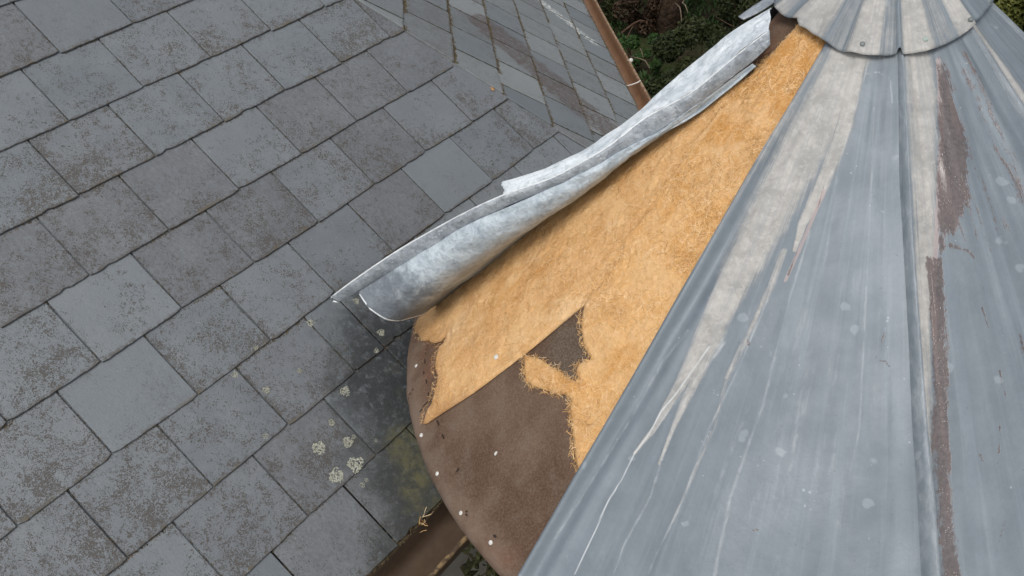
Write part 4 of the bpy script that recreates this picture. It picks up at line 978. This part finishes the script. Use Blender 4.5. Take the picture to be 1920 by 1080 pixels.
for i, (p, q) in enumerate(STRIP):
    p, q = np.array(p), np.array(q); rows.append([p.tolist(), (p * 0.6 + q * 0.4 + np.array([0, -0.002, 0.001])).tolist(), (p * 0.25 + q * 0.75 + np.array([0, -0.002, 0.001])).tolist(), q.tolist()])
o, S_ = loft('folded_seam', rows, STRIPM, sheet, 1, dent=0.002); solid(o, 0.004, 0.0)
hem = [Vector(S_[0][-1]), Vector(S_[0][-1]) * 0.5 + Vector(S_[0][0]) * 0.5 + Vector((-0.006, 0, -0.006)), Vector(S_[0][0])]
V, F = tube([Vector(p) for p in S_[::2, -1]], [0.0024] * len(S_[::2]), 6); obj('hem', py_mesh('hem', V, F, True), RIMM, sheet)
V, F = tube(hem, [0.003] * 3, 6); obj('hem', py_mesh('hem', V, F, True), RIMM, sheet)
rows = []
for i, (p, q) in enumerate(FLAP):
    p, q = np.array(p), np.array(q); q = p + (q - p) * 0.88; b_ = 0.004 * math.sin(i * 1.7) + 0.002
    rows.append([p.tolist()] + [(p + (q - p) * s + np.array([0, 0, 1]) * b_ * math.sin(math.pi * s)).tolist() for s in (0.25, 0.5, 0.75)] + [q.tolist()])
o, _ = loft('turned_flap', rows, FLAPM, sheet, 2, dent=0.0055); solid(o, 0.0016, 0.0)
# dark sheet standing on the far side of the turret, just behind the cap
rows = [[[-0.228, 0.096, -0.169], [-0.229, 0.064, -0.162]], [[-0.197, 0.107, -0.156], [-0.195, 0.07, -0.153]], [[-0.154, 0.119, -0.14], [-0.163, 0.08, -0.141]]]
o, _ = loft('seam_upstand', rows, STRIPM, sheet, 1); solid(o, 0.003, 0.0)

# ------------------------------------------------------------------ loose bits
def ribbon_tuft(name, c, n, ln, spread, seed, label, cat):
    rr = random.Random(seed); A = Acc()
    for i in range(n):
        p = Vector(c) + Vector((rr.gauss(0, spread[0]), rr.gauss(0, spread[1]), rr.gauss(0, spread[2]))); d = Vector((rr.gauss(0, 1), rr.gauss(0, 1), rr.gauss(0, .5))).normalized(); pts = []
        L = rr.uniform(*ln)
        for j in range(5):
            pts.append(p); d = (d + Vector((rr.gauss(0, .45), rr.gauss(0, .45), rr.gauss(0, .3)))).normalized(); p = p + d * L / 4
        V, F = tube(pts, [0.0006] * 5, 3); A.add(V, F)
    return tag(obj(name, A.mesh(name), FIBRE), label, cat)
def on_plane(px, py, o_, n_):
    d = CAM_X * ((px - 960) / 1550) + CAM_DOWN * ((py - 540) / 1550) + CAM_FWD
    return CAM_POS + d * ((o_ - CAM_POS).dot(n_) / d.dot(n_))
tc = O1 + D1 * 0.276 + Y1 * (-0.672) + N1 * 0.012
ribbon_tuft('fibre_tuft', tc, 16, (0.015, 0.045), (0.010, 0.010, 0.002), 9, 'tuft of orange coir fibre caught on the lowest slate above the dark gutter', 'fibre tuft')
# fallen leaf on the blue slate by the hip
LEAFD = plain('dry_leaf', (0.42, 0.22, 0.08), 0.7, 0.3, 120.0, bump=0.3)
V = [(0, 0, 0.004), (0.006, 0.004, 0.002), (0.012, 0.006, 0.001), (0.019, 0.002, 0.003), (0.013, -0.005, 0.001), (0.006, -0.004, 0.002), (0.010, 0.0005, 0.0)]
F = [(0, 1, 6), (1, 2, 6), (2, 3, 6), (3, 4, 6), (4, 5, 6), (5, 0, 6)]
o = tag(obj('fallen_leaf', py_mesh('fallen_leaf', V, F, True), LEAFD), 'small dry orange leaf lying on a smooth blue slate by the hip', 'leaf')
o.matrix_world = M1 @ Matrix.Translation((-0.539, 0.48, 0.0155)); solid(o, 0.0006)

# ------------------------------------------------------------------ the garden
def leaves(name, centre, radii, count, size, mat, parent, seed, lumps=16, up=0.5):
    """leaf-sized blades gathered into clumps through an uneven crown"""
    rg = np.random.default_rng(seed); C0 = np.array(centre); Rd = np.array(radii)
    d = rg.normal(0, 1, (lumps, 3)); d /= np.linalg.norm(d, axis=1)[:, None]; lc = d * rg.uniform(0.35, 0.95, (lumps, 1)) * Rd; lr = rg.uniform(0.22, 0.45, lumps) * Rd.min()
    w = rg.integers(0, lumps, count); e = rg.normal(0, 1, (count, 3)); e /= np.linalg.norm(e, axis=1)[:, None]
    P = C0 + lc[w] + e * (lr[w] * rg.uniform(0.45, 1.1, count) ** 0.6)[:, None]
    P[:, 2] = np.maximum(P[:, 2], 0.02)
    nrm = e * 0.6 + rg.normal(0, 0.6, (count, 3)) + np.array([0, 0, up]); nrm /= np.linalg.norm(nrm, axis=1)[:, None]
    a = np.cross(nrm, rg.normal(0, 1, (count, 3))); a /= np.linalg.norm(a, axis=1)[:, None]; b = np.cross(nrm, a)
    s = (size * rg.uniform(0.6, 1.35, count))[:, None]
    V = np.stack([P - a * s, P + b * s * 0.42 + nrm * s * 0.12, P + a * s, P - b * s * 0.42 + nrm * s * 0.12], 1)
    F = np.arange(count * 4).reshape(-1, 4)
    return obj(name, np_mesh(name, V.reshape(-1, 3), F, False), mat, parent)
def stems(name, c, n, h, r_, mat, parent, seed):
    rr = random.Random(seed); A = Acc()
    for i in range(n):
        a = rr.uniform(0, 6.28); p = Vector(c); pts = [p]; d = Vector((math.cos(a) * .5, math.sin(a) * .5, 1)).normalized()
        for j in range(4): p = p + (d + Vector((rr.gauss(0, .25), rr.gauss(0, .25), 0))) * h / 4; pts.append(p)
        V, F = tube(pts, [r_ * (1 - .2 * j) for j in range(5)], 6); A.add(V, F)
    return obj(name, A.mesh(name, True), mat, parent)
BARK = plain('bark', (0.060, 0.040, 0.027), 0.95, 0.5, 9.0, 0.1, bump=1.0, bd=0.03)
TWIG = plain('dry_twig', (0.16, 0.125, 0.085), 0.9, 0.3, 20.0, 0.1, bump=0)
DEADT = plain('dead_branch_bark', (0.085, 0.052, 0.034), 0.9, 0.3, 20.0, 0.1, bump=0)
DARK = leaf_material('dark_foliage', (0.012, 0.019, 0.006), (0.030, 0.040, 0.010), (0.040, 0.044, 0.010))
MID = leaf_material('mid_foliage', (0.022, 0.050, 0.012), (0.040, 0.085, 0.020), (0.030, 0.060, 0.012))
LIT = leaf_material('yellow_green_foliage', (0.085, 0.098, 0.022), (0.150, 0.155, 0.035), (0.060, 0.075, 0.018))
BROWN = leaf_material('dead_needles', (0.034, 0.019, 0.010), (0.062, 0.036, 0.020), (0.022, 0.022, 0.009))
def shrub(x, y, rad, h, mat, label, seed, count=13000, size=0.032, group='dark shrubs in the garden below'):
    r0 = empty('shrub', (x, y, 0)); tag(r0, label, 'shrub', group)
    leaves('foliage', (0, 0, h * 0.52), (rad, rad, h * 0.5), count, size, mat, r0, seed); stems('stem', (0, 0, -0.03), 6, h * 0.8, 0.025, BARK, r0, seed)
    return r0
shrub(2.95, 10.3, 0.75, 1.0, DARK, 'low dark evergreen shrub just beyond the outer edge of the far gutter', 1)
shrub(3.95, 11.2, 0.95, 1.6, DARK, 'broad dark shrub right of the tree trunk, behind the white flap of the torn sheet', 2, 15000)
shrub(4.85, 12.6, 1.0, 1.7, DARK, 'dark olive shrub seen in the gap between torn sheet and cap', 3, 14000)
shrub(2.15, 11.6, 0.55, 0.45, MID, 'low bright green ground plant left of the tree trunk', 4, 6000, 0.03)
shrub(1.75, 13.6, 0.8, 1.3, DARK, 'dark shrub in shade at the top of the far slate slope', 5)
shrub(4.4, 14.6, 1.2, 1.7, DARK, 'dark shrub in the background right of the trunk', 6, 15000)
shrub(2.35, 9.6, 0.6, 0.7, DARK, 'dark low shrub nearest to the far gutter', 8, 9000)
shrub(7.5, 10.9, 1.25, 1.9, LIT, 'yellow-green shrub at the right edge beyond the turret cap', 7, 20000, 0.038, None)
shrub(8.9, 13.2, 1.5, 2.3, LIT, 'tall yellow-green shrub behind the right side of the cap', 9, 18000, 0.045, None)
# the tree
tree = empty('conifer_tree', (2.98, 12.75, 0)); tag(tree, 'old conifer with a stout reddish brown trunk among dark shrubs', 'tree')
tr = [(0, 0, -0.1), (0.02, 0, 0.6), (0.05, 0.02, 2.0), (0.08, 0.03, 5.0), (0.08, 0.03, 9.0)]
V, F = tube(tr, [0.24, 0.175, 0.155, 0.12, 0.03], 14); obj('trunk', py_mesh('trunk', V, F, True), BARK, tree)
A = Acc(); rr = random.Random(4)
for i in range(26):
    z = 2.4 + i * 0.24; a = i * 2.4; L = 2.1 * (1 - i / 32); pts = [Vector((0.06, 0.02, z)) + Vector((math.cos(a), math.sin(a), 0.06)) * L * s - Vector((0, 0, 0.25 * s * s)) for s in (0, .33, .66, 1)]
    V, F = tube(pts, [0.04, 0.03, 0.02, 0.008], 6); A.add(V, F)
obj('limbs', A.mesh('limbs', True), BARK, tree)
leaves('crown', (0.05, 0, 5.6), (1.9, 1.9, 3.1), 9000, 0.11, DARK, tree, 31, 40, 0.2)
leaves('dead_skirt', (-0.42, 0.20, 0.36), (0.42, 0.4, 0.42), 6000, 0.035, BROWN, tree, 32, 12)
rr = random.Random(12)
for i, (px, py, qx, qy, r_, lab) in enumerate(((1165, 62, 1213, 40, .014, 'bare brown branch leaning over dead needles left of the trunk'), (1183, 106, 1218, 128, .010, 'thin pale twig pointing at the far gutter clip'), (1283, 0, 1290, 24, .010, 'short upright pale twig right of the trunk'), (1203, 92, 1206, 108, .008, 'tiny pale twig standing in the low green plants'), (1266, 6, 1278, 40, .009, 'slim bent pale twig against the trunk'), (1176, 70, 1195, 46, .010, 'forked brown branch lying on dead needles'))):
    # laid on a level plane a little above the ground, where the brush lies
    h_ = (0.8, 1.1, 1.6, 0.75, 1.5, 0.75)[i]
    a = on_plane(px, py, Vector((0, 0, h_)), Vector((0, 0, 1))); b = on_plane(qx, qy, Vector((0, 0, h_ + 0.1)), Vector((0, 0, 1)))
    mid = (a + b) / 2 + Vector((rr.uniform(-.05, .05), rr.uniform(-.05, .05), 0.05))
    V, F = tube([a, a.lerp(mid, .6), mid, mid.lerp(b, .5) + Vector((0, 0, .03)), b], [r_, r_ * .9, r_ * .8, r_ * .7, r_ * .4], 6)
    tag(obj('twig' if 'twig' in lab else 'dead_branch', py_mesh('twig', V, F, True), TWIG if 'pale' in lab else DEADT), lab, 'twig' if 'twig' in lab else 'branch')
# low green growth on the garden floor
rg = np.random.default_rng(77); n = 26000
P = np.stack([rg.uniform(0.6, 10.5, n), rg.uniform(7.4, 17, n), np.full(n, -0.02)], -1)
keep = vnoise(P[:, 0] * 1.1, P[:, 1] * 1.1, 91) > 0.32; P = P[keep]; n = len(P)
a = rg.uniform(0, 6.283, n); s = rg.uniform(0.02, 0.05, n); hgt = rg.uniform(0.03, 0.14, n)
dx = np.stack([np.cos(a), np.sin(a), 0 * a], -1); dy = np.stack([-np.sin(a), np.cos(a), 0 * a], -1)
tip = P + dx * (hgt * 0.6)[:, None] + np.array([0, 0, 1]) * hgt[:, None]; midp = P + dx * (hgt * 0.25)[:, None] + np.array([0, 0, .6]) * hgt[:, None]
V = np.stack([P, midp + dy * s[:, None] * .5, tip, midp - dy * s[:, None] * .5], 1)
tag(obj('ground_cover', np_mesh('ground_cover', V.reshape(-1, 3), np.arange(n * 4).reshape(-1, 4), False), MID), kind='stuff')
